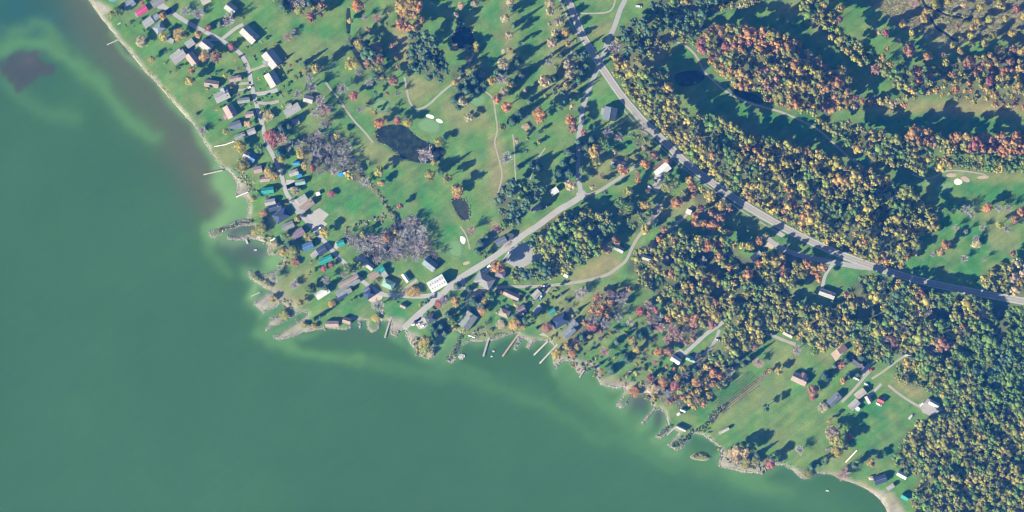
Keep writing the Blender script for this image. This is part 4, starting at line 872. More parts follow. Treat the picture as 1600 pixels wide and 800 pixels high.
for a in (('white van beside the grey cottage on the shore lane',845,464,60,W_,5.4,1.5,True),('white car at the street end of the upper right house drive',391,136,20,W_),('black car left of the white barn',1033,274,40,K_),
          ('white van below the white barn',1029,280,5,W_,5.6,1.5,True),('dark car under the white barn eaves',1040,272,45,K_),('dark car in the boat ramp car park, left',650,502,20,K_),('white car in the boat ramp car park, lowest left',647,507,20,W_),
          ('silver car in the boat ramp car park, centre',655,506,25,S_),('white car in the boat ramp car park, right',661,509,25,W_),('white car beside the red shed',1373,632,-25,W_,5.5),('white car in the shade of the farm drive conifers',1338,592,-25,W_,5.5),
          ('dark car at the drive left of the street, near the white car',386,141,15,K_),('white car by the cream sheds',1354,601,-30,W_),('red car on the farm forecourt',1361,578,10,(.5,.05,.04)),('white car on the forecourt below the concrete yard',500,356,20,W_),
          ('white car in the shaded car park',798,394,30,S_),('dark car in the shaded car park, left',786,408,40,K_),('white car in the pale yard beside the orange tree, upper',765,415,35,W_),('white car in the pale yard beside the orange tree, lower',756,424,35,W_),
          ('silver car at the drive end between the autumn trees',1121,531,-20,S_),('white car at the farm yard corner',1441,631,35,W_,5.2),('silver car on the pad by the white dock slabs',850,447,8,S_),('white truck by the bare wood lawn',541,270,15,W_,6.0,1.5,True),
          ('silver car on the top tee drive',998,10,-5,W_,5.5),('dark car at the conifer cottage',857,321,25,K_)): car(*a)
B('shed','blue tarpaulin shelter beside a white truck','shed',532,273,8,5,10,'tarp','s',2.0)
# pool and patio rectangle
sheet('swimming_pool', ell(176, 0, 6.5, 3, 0), LEVEL + .12, M['pond'], (.10,.26,.30))
# ------------------------------------------------------------------ trees
TC = dict(green=(.125,.200,.048), conif=(.080,.138,.075), pine=(.090,.158,.082), olive=(.220,.232,.060), yellow=(.325,.285,.072), gold=(.35,.255,.08), orange=(.365,.20,.08), rust=(.28,.16,.095), red=(.31,.125,.10), pink=(.32,.20,.165), tan=(.36,.30,.175), bare=(.27,.248,.23))
WORD = dict(pine='dark green pine', green='green leafy tree', conif='dark green conifer', olive='olive-green tree', yellow='yellow-leaved tree', gold='golden tree', orange='orange-leaved tree', rust='rusty brown tree', red='red-leaved tree', pink='pinkish half-bare tree', tan='tan-leaved tree', bare='leafless grey tree')
KEY = dict(g='green', c='conif', o='olive', y='yellow', d='gold', r='orange', u='rust', e='red', p='pink', t='tan', b='bare', n='pine')
def ico(sub):
    bm = bmesh.new(); bmesh.ops.create_icosphere(bm, subdivisions=sub, radius=1.0)
    v = np.array([x.co[:] for x in bm.verts]); f = [tuple(y.index for y in x.verts) for x in bm.faces]; bm.free(); return v, f
ICO1, ICO2 = ico(1), ico(2)
def crown_mesh(kind, seed, lod):
    """unit crown: radius 1 in plan, height 1; returns verts, faces. lod 2 = near individual, 1 = one of the mass"""
    r = np.random.default_rng(seed); V, Fc = [], []; n0 = 0
    def addm(v, f):
        nonlocal n0
        V.append(v); Fc.extend(tuple(i + n0 for i in q) for q in f); n0 += len(v)
    def leaf(p, nrm, s):
        nrm = nrm + r.normal(0, .45, 3) * np.array([1, 1, 1]); nrm = nrm / (np.linalg.norm(nrm) + 1e-9)
        t = np.cross(nrm, r.normal(0, 1, 3)); t /= np.linalg.norm(t) + 1e-9; b = np.cross(nrm, t)
        a = s * r.uniform(.7, 1.3); c = s * r.uniform(.5, 1.0)
        q = np.array([p - t * a - b * c * .6, p + t * a * .2 - b * c, p + t * a + b * c * .5, p - t * a * .3 + b * c])
        q = p + (q - p) * np.array([1, 1, ZR]); addm(q, [(0, 1, 2, 3)])
    if kind == 'broad':
        ZR = .24; nl = (11 if lod == 2 else 6); base = ICO1 if lod == 1 else ICO1
        lobes = [(np.array([0, 0, .70]), .55)]
        for i in range(nl):
            a = 2 * math.pi * (i + r.uniform(-.3, .3)) / nl * 1.618 * 2; d = r.uniform(.38, .66); lobes.append((np.array([d * math.cos(a), d * math.sin(a), r.uniform(.46, .88) - .16 * d]), r.uniform(.27, .44)))
        for c, rad in lobes:
            v = base[0] * (rad * .88) * (1 + r.normal(0, .09, (len(base[0]), 1))); v = v * np.array([1, 1, ZR]) + c; addm(v, base[1])
            for _ in range(26 if lod == 2 else 11):
                d = r.normal(0, 1, 3); d[2] = d[2] * .8 + .35; d /= np.linalg.norm(d)
                leaf(c + d * rad * r.uniform(.85, 1.22) * np.array([1, 1, ZR]), d, .115 if lod == 2 else .17)
    elif kind == 'dome':                                      # a crown of the closed canopy: broad and rounded on top
        ZR = .25; nl = 9 if lod == 2 else 6; lobes = [(np.array([r.uniform(-.08, .08), r.uniform(-.08, .08), .82]), .60)]
        for i in range(nl):
            a = 6.283 * i / nl + r.uniform(-.4, .4); d = r.uniform(.46, .72); lobes.append((np.array([d * math.cos(a), d * math.sin(a), .88 - .23 * d * d + r.uniform(-.05, .03)]), r.uniform(.33, .48)))
        for c, rad in lobes:
            v = ICO1[0] * (rad * .9) * (1 + r.normal(0, .10, (len(ICO1[0]), 1))); v = v * np.array([1, 1, ZR]) + c; addm(v, ICO1[1])
            for _ in range(20 if lod == 2 else 8):
                d = r.normal(0, 1, 3); d[2] = d[2] * .7 + .5; d /= np.linalg.norm(d)
                leaf(c + d * rad * r.uniform(.85, 1.08) * np.array([1, 1, ZR]), d, .10 if lod == 2 else .13)
    elif kind == 'conifer':
        ZR = .25; k = 9 if lod == 2 else 6
        v = [(0, 0, 1.0)]
        for j in range(k):
            z = .95 - .83 * (j + .5) / k; rad = .12 + .86 * (j + .6) / k; m = 9
            ring = [(rad * (.72 if i % 2 else 1.0) * r.uniform(.8, 1.12) * math.cos(2 * math.pi * i / m + j), rad * (.72 if i % 2 else 1) * r.uniform(.8, 1.12) * math.sin(2 * math.pi * i / m + j), z - .035 - (0 if i % 2 else .02)) for i in range(m)]
            cone = np.array([(0, 0, z + .10)] + ring); addm(cone, [(0, 1 + i, 1 + (i + 1) % m) for i in range(m)])
            for i in range(10 if lod == 2 else 4):
                a = r.uniform(0, 6.28); d = rad * r.uniform(.5, 1.05); leaf(np.array([d * math.cos(a), d * math.sin(a), z + r.uniform(-.02, .06)]), np.array([math.cos(a) * .4, math.sin(a) * .4, 1.0]), .13)
    else:                                                     # leafless: limbs and fans of twigs
        ZR = .5
        def stick(a, b, w):
            a, b = np.array(a), np.array(b); d = b - a; s_ = np.cross(d, [0, 0, 1.0]) + 1e-6; s_ /= np.linalg.norm(s_); u = np.array([0, 0, w * .35])
            addm(np.array([a - s_ * w, a + s_ * w, a + u, b]), [(0, 1, 3), (1, 2, 3), (2, 0, 3)])
        nb = 16 if lod == 2 else 12
        for i in range(nb):
            a = 6.283 * i / nb + r.uniform(-.3, .3); z0 = r.uniform(.25, .5); d = r.uniform(.55, 1.0); e = np.array([d * math.cos(a), d * math.sin(a), r.uniform(.62, .98) - .2 * d])
            stick((0, 0, z0), e, .035)
            for _ in range(18 if lod == 2 else 12):
                t = r.uniform(.35, 1.0); p = np.array([0, 0, z0]) * (1 - t) + e * t; q = p + r.normal(0, 1, 3) * np.array([.2, .2, .07]) + np.array([0, 0, .05])
                stick(p, q, .040 if lod == 2 else .052)
    return np.concatenate(V), Fc
def trunk_mesh(kind):
    b = MB(); top = {'broad': .62, 'dome': .72, 'conifer': .9, 'bare': .55}[kind]
    b.tube((0, 0, -.03), (.02, 0, top * .45), .085, .06, 7).tube((.02, 0, top * .45), (0, .01, top), .06, .02, 7)
    if kind != 'conifer':
        for i in range(5):
            a = 6.283 * i / 5 + .4; b.tube((.02, 0, top * (.45 + .08 * i)), (.45 * math.cos(a), .45 * math.sin(a), top * (.45 + .08 * i) + .18), .035, .012, 5)
    me = bpy.data.meshes.new('trunk'); me.from_pydata(b.v, [], b.f); me.materials.append(M['bark']); return me
SHAPE = lambda k: 'bare' if k in ('bare', 'pink') else ('conifer' if k == 'conif' else 'broad')
NV = dict(broad=8, dome=8, conifer=4, bare=5)
CR2, TRK = {}, {}
for sh in NV:
    TRK[sh] = trunk_mesh(sh); CR2[sh] = []
    for i in range(NV[sh]):
        v, f = crown_mesh(sh, 100 + i, 2); me = bpy.data.meshes.new('crown'); me.from_pydata([tuple(p) for p in v], [], f)
        me.materials.append(M['twig'] if sh == 'bare' else M['leaf']); me.update(); CR2[sh].append(me)
CR1 = {sh: [crown_mesh(sh, 300 + i, 1) for i in range(6)] for sh in NV}

# explicit trees read off the photograph: x y radius(px) kind height(m, optional)
EXPL = """175,24,6,o 186,18,8,g,10 222,6,4,r 255,25,6,d 280,55,10,d,11 255,58,7,y 311,55,7,d 326,44,5,e 357,33,11,b,14 310,22,9,b,8 290,18,8,b,7 362,73,6,e 319,88,8,d 338,89,9,u 301,110,6,u 298,127,8,y,16 237,93,5,d,9 222,65,9,t,9 345,38,7,c,12
448,17,8,g,12 456,12,5,r 469,17,8,o,11 493,16,6,y 487,28,8,u,16 502,24,3.5,e,12 442,9,8,c,14 469,4,9,b,16 484,6,7,c,16 450,58,8,p,8 459,49,4,b 559,11,11,r,13 547,33,5,y,7 589,28,7,p,8 570,28,5,b 551,99,11,y,13 495,108,8,d,18 564,71,8,y,13 548,68,6,c,11 561,113,6,b 536,139,9,b,12 577,129,6,b 553,150,7,e,10 594,94,7,u,12 586,92,4,y 594,107,8,o,11 480,112,7,o,10 484,124,8,b,14 487,139,9,b,13 465,148,8,b,13 476,100,6,c,10
501,157,8,b,12 510,172,8,p,10 491,177,6,b,8 505,195,7,b,11 420,182,9,t,5 412,171,4,o,4 388,194,6,t 353,206,5,y,7 377,230,10,y,10 317,204,8,b,6 308,178,3,c,3 423,212,10,e,11 427,225,7,e,9 439,217,10,p,13 452,227,8,b,12 471,240,8,y,9 439,249,7,y,8 420,270,8,d,8 428,276,6,d 476,259,6,d 489,264,6,e 379,259,11,o,9 592,268,8,y,11 595,286,5,y,8 592,193,9,r,10 562,172,5,b 570,285,9,b,8 461,298,7,t,6 422,259,6,g,8 436,238,9,c,15 405,232,8,g,12 440,200,9,c,15 452,196,7,c,13
396,310,6,y 412,334,6,r,5 407,358,10,o,7 398,362,6,y,5 465,342,5,y 449,368,4,d 508,363,8,y,9 484,373,4,r 478,368,4,y 568,367,5,y,9 518,303,6,e,4 427,382,8,t,5 442,392,7,d,6 457,394,9,o,8 461,410,7,r,4 411,343,6,c,8 429,435,7,b 506,420,5,e,6 518,414,4.5,e,6 510,438,7,b 538,429,6,b 547,420,10,g,11 562,414,6,g,9 461,444,7,b,6 444,370,6,g,8 452,383,7,c,9
459,446,7,b,6 427,467,6,y,5 469,473,6,y 519,475,6,d,6 444,493,8,o,4 592,478,12,b,14 587,497,7,y,4 476,508,5,y,4 491,510,4,d,4 491,499,4,c,10 500,494,4,c,9 648,456,9,d,5 639,457,6,d,4 510,450,8,c,9 486,452,9,g,8
628,11,12,d,16 643,7,11,d,17 654,11,9,r,16 634,22,9,d,15 647,24,8,d,15 628,39,10,r,15 637,43,7,r,13 660,32,5,r,14 652,43,8,d,14 615,126,8,u,12 712,73,5,y,10 729,73,4,b,8 744,71,5,y,7 743,78,5,y,6 735,112,9,o,9 712,129,6,d 731,92,5,p 787,101,9,t,14 795,56,7,t,13 797,4,7,t,15 789,30,7,t,15 769,127,7,d,12 784,124,9,b,13 797,131,8,y,13 787,144,7,t,13 720,9,6,t 712,24,6,t,7 742,6,6,t,8 859,6,7,t,13 859,19,7,t,13 874,34,8,t,13 866,51,6,t,12 862,67,8,t,12 883,51,6,d,12 887,69,5,d,12 857,97,6,b,12 889,101,9,t,13 851,127,10,t,14 889,116,8,t,13 885,133,6,d,12 742,127,8,c,13 739,118,8,c,14 720,112,7,c,12 716,139,7,c,11 729,142,8,c,12 778,114,7,c,14 800,15,6,c,14 803,40,6,c,13 870,62,7,c,12 866,124,8,c,13 718,35,6,c,10 808,96,8,c,13 815,118,8,c,15 802,130,8,c,14
622,189,6,e,9 638,192,8,y,9 686,222,7,y,9 665,242,12,b,9 678,255,5,y,5 672,274,9,o,13 597,286,5,d,7 699,279,7,o,13 713,296,9,d,12 723,159,8,t,11 732,184,7,t,7 710,156,8,c,10 792,167,9,r,14 777,155,8,r,14 843,180,11,r,15 785,199,6,o,11 791,247,10,b,10 841,262,8,c,11 821,198,6,t,2 809,262,5,c,9 841,223,4,y,6 716,168,6,c,9 800,190,9,c,15 812,180,8,c,14 831,258,6,c,9 690,268,6,c,13
716,303,8,r,7 625,322,5,u,8 736,360,8,p,9 777,356,8,p,10 604,372,6,r 618,362,4,d 755,399,7,g,8 778,416,11,r,16 746,392,6,c,9 788,350,8,g,11 752,380,8,c,11 762,370,7,c,11
892,189,9,r,13 895,201,7,u,12 912,207,5,e,8 929,236,11,d,16 931,255,8,o,13 949,208,8,b,13 966,215,7,b,13 1022,242,7,u,11 1041,251,5,u 974,266,8,r,10 1009,257,8,r,11 996,281,5,r,9 997,270,5,u,8 1081,291,9,r,12 1077,281,7,d,11 1084,294,5,e,10 889,238,9,c,14 895,249,8,c,14 889,270,10,c,15 912,266,8,g,14 891,289,9,t,12 959,259,6,c,8 981,298,8,o,11 1045,279,9,g,12 1043,292,9,o,12 1004,202,6,b,9 979,247,4,o,9 993,247,4,o,12 1007,231,5,t,8 1055,286,8,g,12 917,232,8,c,14 925,218,8,c,14 940,222,7,g,15 880,255,7,c,13 874,272,8,c,14 904,222,7,c,14
970,317,9,g,13 983,322,8,g,13 1007,321,8,y,10 1057,316,9,r,9 919,330,7,o 1109,306,9,y,11 1084,306,4,r,6 1009,358,9,y,12 1036,358,6,u,9 1094,326,6,u,12 1086,337,6,r,12 1086,349,7,r,12 1099,349,5,r,12 1112,353,9,r,12 947,388,9,d,10 962,375,8,u,10 1019,384,8,t,10 1029,325,7,b,9 1020,345,7,b,9
1125,322,8,y,11 1186,376,7,r,11 1196,369,5,y,9 1146,382,6,y,12 1159,384,6,y,12 1171,385,7,y,12 1103,384,9,r,14 1186,412,7,r,13 1223,418,4,e,14 1222,427,4,e,14 1268,424,5,r,13 1124,358,5,y,11 1139,364,5,y,11 1132,361,5,o,11
1542,324,8,r,11 1508,328,8,b,9 1517,334,6,b,6 1489,330,5,b,8 1559,326,6,b,10 1574,326,6,b,10 1594,330,8,r,12 1584,344,6,r,10 1561,352,6,y,12 1476,383,8,r,12 1469,394,7,d,9 1457,398,5,b,5 1505,405,6,b,7 1537,405,4,b,7 1525,381,8,t,6 1534,356,5,b,7 1492,356,5,b,8 1508,362,4,b,8 1581,396,5,u,12 1572,358,6,b,11 1524,372,5,b,8
1196,636,6,n,12 1160,697,8,g,11 1173,699,8,g,11 1212,712,8,g,9 1288,720,7,g,8 1340,722,7,g,9 1322,667,7,g,10 1269,622,4,e,3 1286,636,8,t,5 1269,609,9,u,9 1294,657,4,y,8 1301,677,12,t,11 1303,688,9,y,12 1307,705,9,y,9 1316,692,8,o,13 1325,682,6,e,8 1359,722,7,d,11 1316,741,11,p,7 1249,703,8,b,9 1262,741,7,o,3 1203,723,9,e,7 1150,715,8,t,6 1165,722,8,o,6 1180,720,7,o,6 1140,708,7,t,6 1267,729,6,c,9 1183,711,6,c,9 1149,703,8,t,12 1162,706,8,t,13 1279,726,5,c,8 1205,716,8,c,10 1335,727,7,c,10
1339,547,9,y,13 1272,549,8,g,7 1244,547,8,b,13 1204,579,5,y,6 1217,579,7,y,7 1185,566,7,b,8 1178,542,6,u,8 1304,572,6,c,9 1289,589,9,c,10 1317,594,6,r,8 1313,570,6,u,9 1321,562,8,c,12 1345,558,8,c,14 1326,588,6,c,9 1341,585,5,c,9
934,465,7,r,9 952,459,7,p,12 952,472,6,r,10 937,487,6,r,9 999,486,7,e,10 924,510,8,e,9 939,517,4,e,6 921,525,4,y,8 870,553,8,y,8 885,542,7,d,8 894,552,7,r,5 902,542,5,y,8 855,511,8,u,7 945,549,8,p,7 988,532,9,o,9 994,546,6,y 1029,549,8,r,8 1046,549,8,u,9 1063,474,6,r,13 1116,494,10,d,14 1072,496,6,d,12 1084,497,7,r,12 1110,506,9,u,11 1084,504,8,u,11 956,579,9,c,9 1024,566,6,p,8 1014,591,5,e,6 979,561,9,c,9 964,534,7,c,9 910,528,8,c,10 925,500,8,b,11 945,505,8,b,11 966,497,7,b,10 985,503,7,b,11 1015,500,7,p,11 1030,512,9,p,11 1050,515,9,p,11 1060,525,9,p,11 1042,530,7,p,9 1072,535,6,p,10 960,465,8,b,11 975,462,7,b,11 905,460,8,b,8 912,454,6,b,8 1013,477,8,b,11 1001,524,8,c,11 1015,515,7,c,11
991,612,9,r,5 1016,591,6,e,8 1037,597,8,r,7 1054,603,8,e,8 1058,589,5,d 1088,597,7,r,11 1114,584,8,r,10 1125,587,6,r,10 1108,617,6,y,11 1054,622,6,r,7 1066,621,4,r 1019,607,9,t,5 1030,609,8,t,5
685,474,6,e,5 694,470,7,b,7 712,469,7,d,9 713,476,5,d,8 709,512,5,y,6 757,470,5,d,8 754,486,7,d,7 750,480,6,b,7 804,506,9,d,7 782,506,8,t,2 816,510,7,y,6 664,532,8,y,8 666,544,8,o,7 671,553,6,t,4 659,538,6,y,5 707,501,8,g,10 690,510,8,c,10 682,521,7,c,10 838,513,3,c,4 782,456,4,r,5 700,492,7,c,9 740,470,8,c,10 765,462,8,g,9 820,500,8,c,10 830,496,8,g,9 805,495,6,c,8 715,447,7,c,8 733,452,6,c,8 755,478,7,c,8 696,520,6,c,9 677,512,7,c,9
1312,15,6,d,22 1310,32,5,e,22 1427,7,7,p,12 1460,8,7,y,10 1446,19,6,d,10 1443,29,7,d,10 1409,38,6,d,14 1423,52,5,y,14 1382,53,6,e,20 1371,52,3.5,t,18 1384,77,4,r,18 1418,79,10,u,20 1448,89,7,r,18 1402,66,4,p,16 1472,87,4,p,14 1487,71,5,y,12 1499,80,6,y,12 1512,99,10,u,15 1519,44,6,d,11 1527,34,6,d,11 1495,42,4,r,8 1515,56,5,y,12 1579,53,6,y,11 1562,7,9,d,14 1587,14,5,e,12 1561,79,8,y,14 1536,69,6,y,13 1594,81,8,d,14 1547,112,4,e,16 1544,127,7,e,16 1566,111,7,r,15 1577,97,7,u,15 1491,129,7,y,15 1491,141,6,r,15 1587,139,10,y,16 1431,111,9,u,17 1433,127,6,e,16 1450,120,6,r,16 1415,135,8,y,14 1366,109,8,p,18 1528,108,5,u,15 1545,30,7,y,11 1570,30,6,y,10 1600,25,7,d,12 1550,55,6,o,11 1530,12,6,y,9 1480,2,6,y,9 1505,8,5,t,8 1435,45,5,o,9"""
TREES = []
for tk in EXPL.split():
    q = tk.split(','); x, y, r_ = float(q[0]), float(q[1]), float(q[2]); h = float(q[4]) if len(q) > 4 else 4.0 + .9 * r_
    if h >= 7 and x > 470: h *= 1.27
    TREES.append([x, y, r_, KEY[q[3]], h, True, None])
# wooded areas: polygon, mix, crown radius range, height range, packing, name
cell = {}
def free(x, y, r_, k):
    cx, cy = int(x // 16), int(y // 16)
    for i in (cx - 1, cx, cx + 1):
        for j in (cy - 1, cy, cy + 1):
            for (a, b, c) in cell.get((i, j), ()):
                if (a - x) ** 2 + (b - y) ** 2 < (k * (r_ + c)) ** 2: return False
    return True
def putc(x, y, r_): cell.setdefault((int(x // 16), int(y // 16)), []).append((x, y, r_))
for t in TREES: putc(t[0], t[1], t[2])
tr = random.Random(11)
GAP = {'wood below the side road': .70, 'wood between highway and lower lane': .80, 'shoreline thicket': .85, 'wood beside the straight road': .86, 'wood in the lower right': .88, 'green wood at the right edge': .88}
for zn, poly, mix, rr, hh, k in ZONES:
    p = np.array(poly); lo, hi = p.min(0), p.max(0)
    A = 0.5 * abs(np.dot(p[:, 0], np.roll(p[:, 1], 1)) - np.dot(p[:, 1], np.roll(p[:, 0], 1)))
    n = int(A / 5); cx_ = np.array([tr.uniform(lo[0], hi[0]) for _ in range(n * 2)]); cy_ = np.array([tr.uniform(lo[1], hi[1]) for _ in range(n * 2)])
    ins = pip(cx_, cy_, poly)
    zx, zy = cx_[ins], cy_[ins]; n1, n2, n3 = np.clip((vnoise(zx, zy, 30, 77) - .5) * 1.5 + .5, 0, 1), vnoise(zx, zy, 19, 55), np.clip((vnoise(zx, zy, 15, 88) - .5) * 1.6 + .5, 0, 1)
    for x, y, cl, gp, hn in zip(zx, zy, n1, n2, n3):
        i, j = int((x - X0) / CELL), int((y - Y0) / CELL)
        if BLOCK[j, i]: continue
        if k < 1.15 and gp > GAP.get(zn, .93): continue
        r_ = rr[0] + (rr[1] * (1.25 if k < 1.15 else 1) - rr[0]) * tr.random() ** 1.7
        rb = r_ * (.95 if k < 1.15 else .6)
        if any(BLOCKX[min(NYR - 1, max(0, int((y + rb * math.sin(q) - Y0) / CELL))), min(NXR - 1, max(0, int((x + rb * math.cos(q) - X0) / CELL)))] for q in (0, .8, 1.6, 2.4, 3.14, 3.9, 4.7, 5.5)): continue
        if not free(x, y, r_, k): continue
        putc(x, y, r_)
        q = int(min(.999, max(0, cl * .85 + .15 * tr.random() + tr.uniform(-.13, .13))) * len(mix))
        hz_ = (-5.5 if zn.startswith('wood above') and x > 1370 else 0) + (hh[1] * (.62 + .43 * hn) if k < 1.15 else hh[0] + (hh[1] - hh[0]) * hn) + tr.uniform(-.6, .6)
        TREES.append([x, y, r_, KEY[mix[q]], hz_, False, zn, k])
# landmarks used in the labels
MARKS = [('the lily pond',645,225),('the narrow fairway pond',720,326),('the round conifer pond',724,60),('the thin ditch pond',545,32),('the putting green with two bunkers',671,197),('the big white barn',683,443),('the grey hip-roofed hall',757,438),
 ('the wide end of the straight road',911,304),('the highway crossing',938,106),('the slate house by the highway',953,178),('the white barn with a brown slope',1035,266),('the square white shed',1076,331),('the cream long house',1181,400),('the pale house below the green triangle',1292,459),
 ('the brick-pink house on the lawn',1249,592),('the farm forecourt',1354,577),('the cream farm sheds',1340,622),('the red-roofed shed',1376,625),('the long white farm building',1459,631),('the dark blue beach cottage',1375,749),('the slim white greenhouse',1131,673),
 ('the white lagoon boathouse',1064,669),('the orchard rows',1150,610),('the small island',1093,713),('the four docks in the bay',815,540),('the boat ramp',632,512),('the tan boathouse on the quay',519,506),('the bright white long house',504,458),('the navy house on the round terrace',577,459),
 ('the bright teal house',418,298),('the small harbour lagoon',378,360),('the concrete yard',491,341),('the blue tarpaulin roof',394,247),('the sea wall',350,226),('the magenta roof',222,17),('the top left beach',165,20),('the beach house with a cross gable',279,88),('the large house on the bent drive',390,54),
 ('the upper house right of the street',425,92),('the lower house right of the street',426,124),('the lone long house on the lawn',457,172),('the tan bungalow',331,131),('the blue truck shelter',532,273),('the left cart path',540,172),('the bare wood',620,385),('the slate house by the bare wood',672,413),
 ('the striped fairway',840,75),('the tee path loop',955,15),('the lens shaped pond',1078,122),('the marsh creek',1452,24),('the marsh edge',1400,40),('the right hand bunker',1497,284),('the triangle of lawn',1318,430),('the dry meadow',945,418),('the shaded car park',812,400),('the dark forecourt shed',797,369),
 ('the large blue hip roof',875,501),('the twin grey-blue houses',892,513),('the square tan house',788,489),('the sage house near the inlet',731,501),('the rocky point',905,580),('the stone jetty with a hook',970,630),('the pale drive',1095,528),('the round gravel bed',1185,567),('the bottom right beach',1375,790),
 ('the winding cart path',778,230),('the pale yard',764,418),('the road cottages',838,326),('the golf cart bridge',735,95),('the tan dirt yard',1203,381),('the wood track',1400,565)]
MX = np.array([(a, b) for _, a, b in MARKS])
IND = [t for t in TREES if t[5]]
cnt = {'broad': 0, 'conifer': 0, 'bare': 0}; cap = {'broad': 300, 'conifer': 130, 'bare': 130}
for t in IND: cnt[SHAPE(t[3])] += 1
rest = sorted([t for t in TREES if not t[5] and -5 < t[0] < 1605 and -5 < t[1] < 805], key=lambda t: -t[2])
chosen = []
for t in rest:
    s_ = SHAPE(t[3])
    if cnt[s_] < cap[s_]: cnt[s_] += 1; chosen.append(t)
cs = set(id(t) for t in chosen); MASS = [t for t in TREES if not t[5] and id(t) not in cs]
IND = IND + chosen
lab = {}
for t in IND:
    d = np.hypot(MX[:, 0] - t[0], MX[:, 1] - t[1]); k = int(d.argmin()); dx, dy = t[0] - MX[k, 0], t[1] - MX[k, 1]
    size = 'broad ' if t[2] >= 8.5 else ('small ' if t[2] < 5.2 else '')
    rel = ('right of' if dx > 0 else 'left of') if abs(dx) > 1.6 * abs(dy) else (('below' if dy > 0 else 'above') if abs(dy) > 1.6 * abs(dx) else ('lower right of' if dx > 0 and dy > 0 else 'upper right of' if dx > 0 else 'lower left of' if dy > 0 else 'upper left of'))
    far = 'just ' if d[k] < 24 else ('' if d[k] < 60 else 'well ')
    lab.setdefault(f'{size}{WORD[t[3]]} {far}{rel} {MARKS[k][0]}', []).append(t)
ORD = ['first', 'second', 'third', 'fourth', 'fifth', 'sixth', 'seventh', 'eighth', 'ninth', 'tenth', 'eleventh', 'twelfth', 'thirteenth']
LABEL = {}
for s_, ts in lab.items():
    ts.sort(key=lambda t: t[0])
    for i, t in enumerate(ts):
        if len(ts) == 1: LABEL[id(t)] = s_
        elif i == 0: LABEL[id(t)] = s_ + ', leftmost'
        elif i == len(ts) - 1: LABEL[id(t)] = s_ + ', rightmost'
        else: LABEL[id(t)] = s_ + f', {ORD[min(i, 12)]} from left'
NAME = dict(broad='broadleaf_tree', conifer='conifer_tree', bare='bare_tree')
NAMEK = {'pine': 'pine_tree'}
def jitter(c, r):
    b = r.uniform(.88, 1.13); return tuple(min(.95, max(.01, x * b * r.uniform(.92, 1.08))) for x in c)
for n, t in enumerate(IND):
    x, y, r_, k, h, ex, zn = t[:7]; sh = SHAPE(k); z = H(x, y); ms = 'dome' if sh == 'broad' and not ex and t[7] < 1.15 else sh
    o = empty(NAMEK.get(k, NAME[sh]), (PX(x), PY(y), z), tr.uniform(0, 6.28))
    s_ = r_ * S * (1.22 if sh == 'broad' else 1.14); o.scale = (s_, s_ * tr.uniform(.85, 1.1), h)
    tag(o, LABEL[id(t)], 'tree', 'trees in the ' + zn if zn else {'broad': 'broadleaf trees standing apart', 'conifer': 'conifers standing apart', 'bare': 'leafless trees standing apart'}[sh])
    c = link(bpy.data.objects.new('branches' if sh == 'bare' else 'crown', CR2[ms][n % NV[ms]]), o); c.color = (*jitter(tuple(v * (1.10 if ex and sh == 'broad' else 1.0) for v in TC[k]), tr), 1)
    link(bpy.data.objects.new('trunk', TRK[ms]), o)
# the rest of the wood, one mass
VV, LI, LT, VC = [], [], [], []; base = 0
cache = {sh: [(v, np.array([i for f in fs for i in f]), np.array([len(f) for f in fs])) for v, fs in CR1[sh]] for sh in CR1}
tv, tf = MB().tube((0, 0, -.03), (0, 0, .6), .06, .03, 4).v, None
for t in MASS:
    x, y, r_, k, h, ex, zn = t[:7]; sh = SHAPE(k); sh = 'dome' if sh == 'broad' and t[7] < 1.15 else sh; v, li, lt = cache[sh][tr.randrange(6)]; a = tr.uniform(0, 6.28); c_, s_ = math.cos(a), math.sin(a)
    s2 = r_ * S * 1.22; q = np.column_stack([(v[:, 0] * c_ - v[:, 1] * s_) * s2 + PX(x), (v[:, 0] * s_ + v[:, 1] * c_) * s2 + PY(y), v[:, 2] * h + LEVEL])
    VV.append(q); LI.append(li + base); LT.append(lt); base += len(q); VC.append(np.tile(jitter(TC[k], tr), (len(q), 1)))
VV, LI, LT, VC = np.concatenate(VV), np.concatenate(LI), np.concatenate(LT), np.concatenate(VC)
me = np_mesh('woodland', VV, LI, np.concatenate([[0], np.cumsum(LT)[:-1]]), LT, M['leafs'], VC)
tag(link(bpy.data.objects.new('woodland', me)), 'dense autumn woodland crowns filling the wooded areas', 'woodland', kind='stuff')
print('TREES', len(TREES), 'individual', len(IND), cnt, 'mass', len(MASS), 'tris', int((LT - 2).sum()))
# ------------------------------------------------------------------ stones, scrub, reeds, orchard rows (stuff and rows)
def scatter(name, items, protos, material, label, cat):
    VV, LI, LT, VC = [], [], [], []; base = 0
    pr = [(v, np.array([i for f in fs for i in f]), np.array([len(f) for f in fs])) for v, fs in protos]
    r = random.Random(5)
    for (x, y, z, sx, sz, c) in items:
        v, li, lt = pr[r.randrange(len(pr))]; a = r.uniform(0, 6.28); c_, s_ = math.cos(a), math.sin(a); k = r.uniform(.7, 1.3)
        VV.append(np.column_stack([(v[:, 0] * c_ - v[:, 1] * s_) * sx + PX(x), (v[:, 0] * s_ + v[:, 1] * c_) * sx * k + PY(y), v[:, 2] * sz + z]))
        LI.append(li + base); LT.append(lt); base += len(v); VC.append(np.tile(c, (len(v), 1)))
    LT = np.concatenate(LT)
    me = np_mesh(name, np.concatenate(VV), np.concatenate(LI), np.concatenate([[0], np.cumsum(LT)[:-1]]), LT, material, np.concatenate(VC))
    return tag(link(bpy.data.objects.new(name, me)), label, cat, kind='stuff')
sr = random.Random(21)
rocks = [(ICO1[0][:] * (1 + np.random.default_rng(i).normal(0, .16, (12, 1))) if len(ICO1[0]) == 12 else ICO1[0] * (1 + np.random.default_rng(i).normal(0, .14, (len(ICO1[0]), 1))), ICO1[1]) for i in range(4)]
items = []
